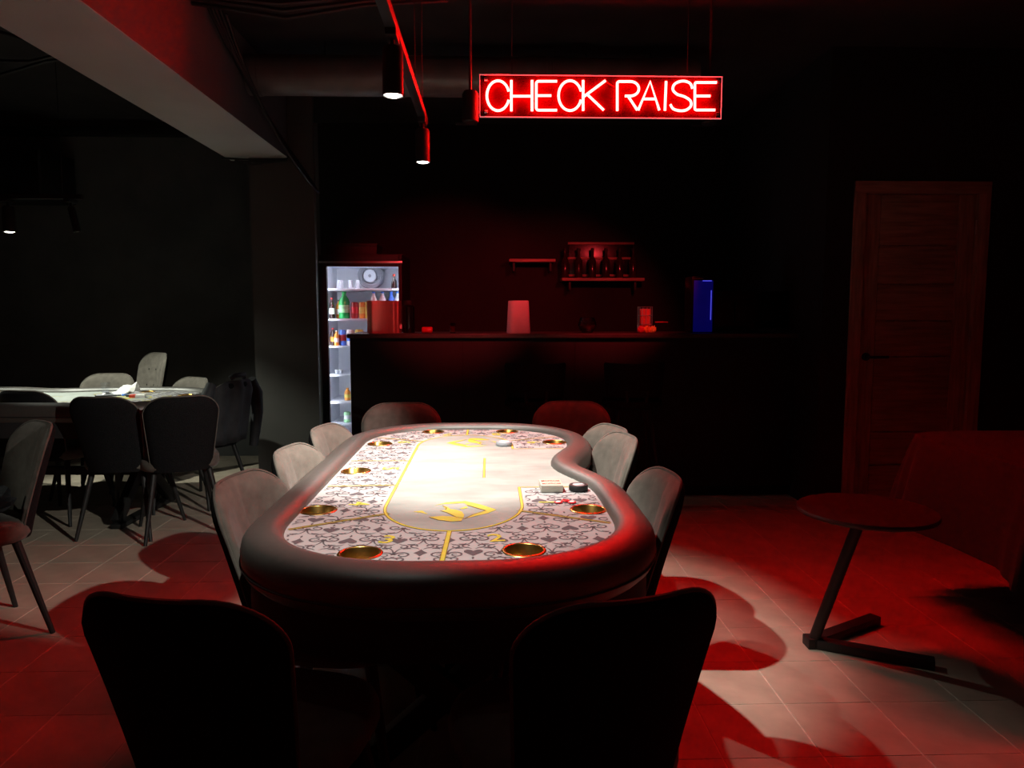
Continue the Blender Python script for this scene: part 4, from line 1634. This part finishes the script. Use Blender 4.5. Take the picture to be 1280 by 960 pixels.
S1, S2, S3, S4, S5, S6 = sh_z
GF = 'drinks in the fridge'
bottle(414.5, S2, .165, .022, M['cola'], M['red'], 'dark cola bottle leftmost on the second fridge shelf', GF, labm=M['white'])
bottle(421, S2, .15, .021, M['orange'], M['black'], 'orange bottle between the cola and the green bottle in the fridge', GF, labm=M['white'], y=FY + .22)
bottle(430, S2, .215, .043, M['green'], M['green'], 'large green bottle on the second fridge shelf', GF, labm=M['lightgreen'])
bottle(443, S2, .132, .030, M['darkred'], M['red'], 'dark red can right of the green bottle in the fridge', GF, neck=False, labm=M['red'])
bottle(452, S2, .132, .026, M['orange'], M['red'], 'orange and yellow can beside the dark red one in the fridge', GF, neck=False, labm=M['yellow'])
bottle(459, S2, .132, .024, M['yellow'], M['red'], 'yellow can partly hidden by the steel bin in the fridge', GF, neck=False)
for k, px in enumerate((467, 478, 489, 497)):
    bottle(px, S2, .215, .030, M['white'] if k != 2 else M['blue'], M['blue'], ['first', 'second', 'third', 'fourth'][k] + ' blue-capped bottle from the left above the steel bin', 'blue-capped bottles in the fridge', labm=M['blue'])
bottle(415, S3, .14, .022, M['cola'], M['red'], 'dark bottle leftmost on the third fridge shelf', GF, labm=M['orange'])
bottle(420.5, S3, .12, .020, M['orange'], M['white'], 'orange bottle second on the third fridge shelf', GF, labm=M['white'], y=FY + .13)
bottle(427, S3, .125, .028, M['blue'], M['red'], 'blue can third on the third fridge shelf', GF, neck=False, labm=M['darkred'])
bottle(437, S3, .125, .030, M['white'], M['red'], 'white can fourth on the third fridge shelf', GF, neck=False, labm=M['blue'])
bottle(448, S3, .128, .034, M['yellow'], M['red'], 'yellow can behind the end of the bar in the fridge', GF, neck=False, labm=M['white'])
bottle(430.5, S5, .10, .026, M['orange'], M['orange'], 'orange bottle on the fifth fridge shelf beside the bar end', GF, y=FY + .2, labm=M['yellow'])
bottle(429.5, S6, .085, .028, M['lightgreen'], M['green'], 'green and white tub on the lowest visible fridge shelf', GF, neck=False, labm=M['white'], y=FY + .2)
for k, px in enumerate((419, 424)):
    t = thing('snack_tub', ['left small grey tub on the fourth fridge shelf', 'right small grey tub on the fourth fridge shelf'][k], 'tub', (fx(px), FY + .16, S4 + .0045), 0, 'snack tubs in the fridge')
    MB().lathe([(.001, 0), (.013, 0), (.016, .028)], 16, cap=False).build('tub', M['greybits'], t)
    MB().lathe([(.017, .028), (.017, .033), (.001, .033)], 16, cap=False).build('lid', M['white'], t)
for k, (px, r_) in enumerate(((424, .030), (437, .024), (446, .022))):
    t = thing('glass_tumbler', ['left of three upturned glasses on the top fridge shelf', 'middle of three upturned glasses on the top fridge shelf', 'right of three upturned glasses on the top fridge shelf'][k],
              'glass', (fx(px), FY + .2, S1 + .0045), 0, 'glasses on the top fridge shelf')
    MB().lathe([(.001, .065), (r_ * .8, .065), (r_, .0)], 18, cap=False).build('glass_wall', M['greybits'], t)
    MB().lathe([(.001, .068), (r_ * .45, .068), (r_ * .5, .065)], 18, cap=False).build('glass_foot', M['white'], t)
t = thing('sauce_bottle', 'dark tilted sauce bottle at the right of the top fridge shelf', 'bottle', (fx(492), FY + .2, S1 + .0045))
MB().lathe([(.001, 0), (.022, 0), (.024, .01), (.022, .06), (.009, .085), (.008, .105)], 16).build('bottle_body', M['cola'], t)
MB().lathe([(.011, .10), (.011, .118), (.001, .118)], 12).build('cap', M['redprint'], t)

# dark box on top of the fridge edge
q0, q1 = PY(401, 321, 6.02), PY(448, 316, 6.02)
t = thing('storage_box', 'flat dark box lying on top of the fridge', 'box', ((fx0 + fx1) / 2 - .1, 6.25, ftz + .001))
MB().box(-.2, .2, -.15, .15, 0, .09, .004).build('box_body', M['blackplastic'], t)
MB().box(-.205, .205, -.155, .155, .075, .095, .003).build('lid', M['black'], t)
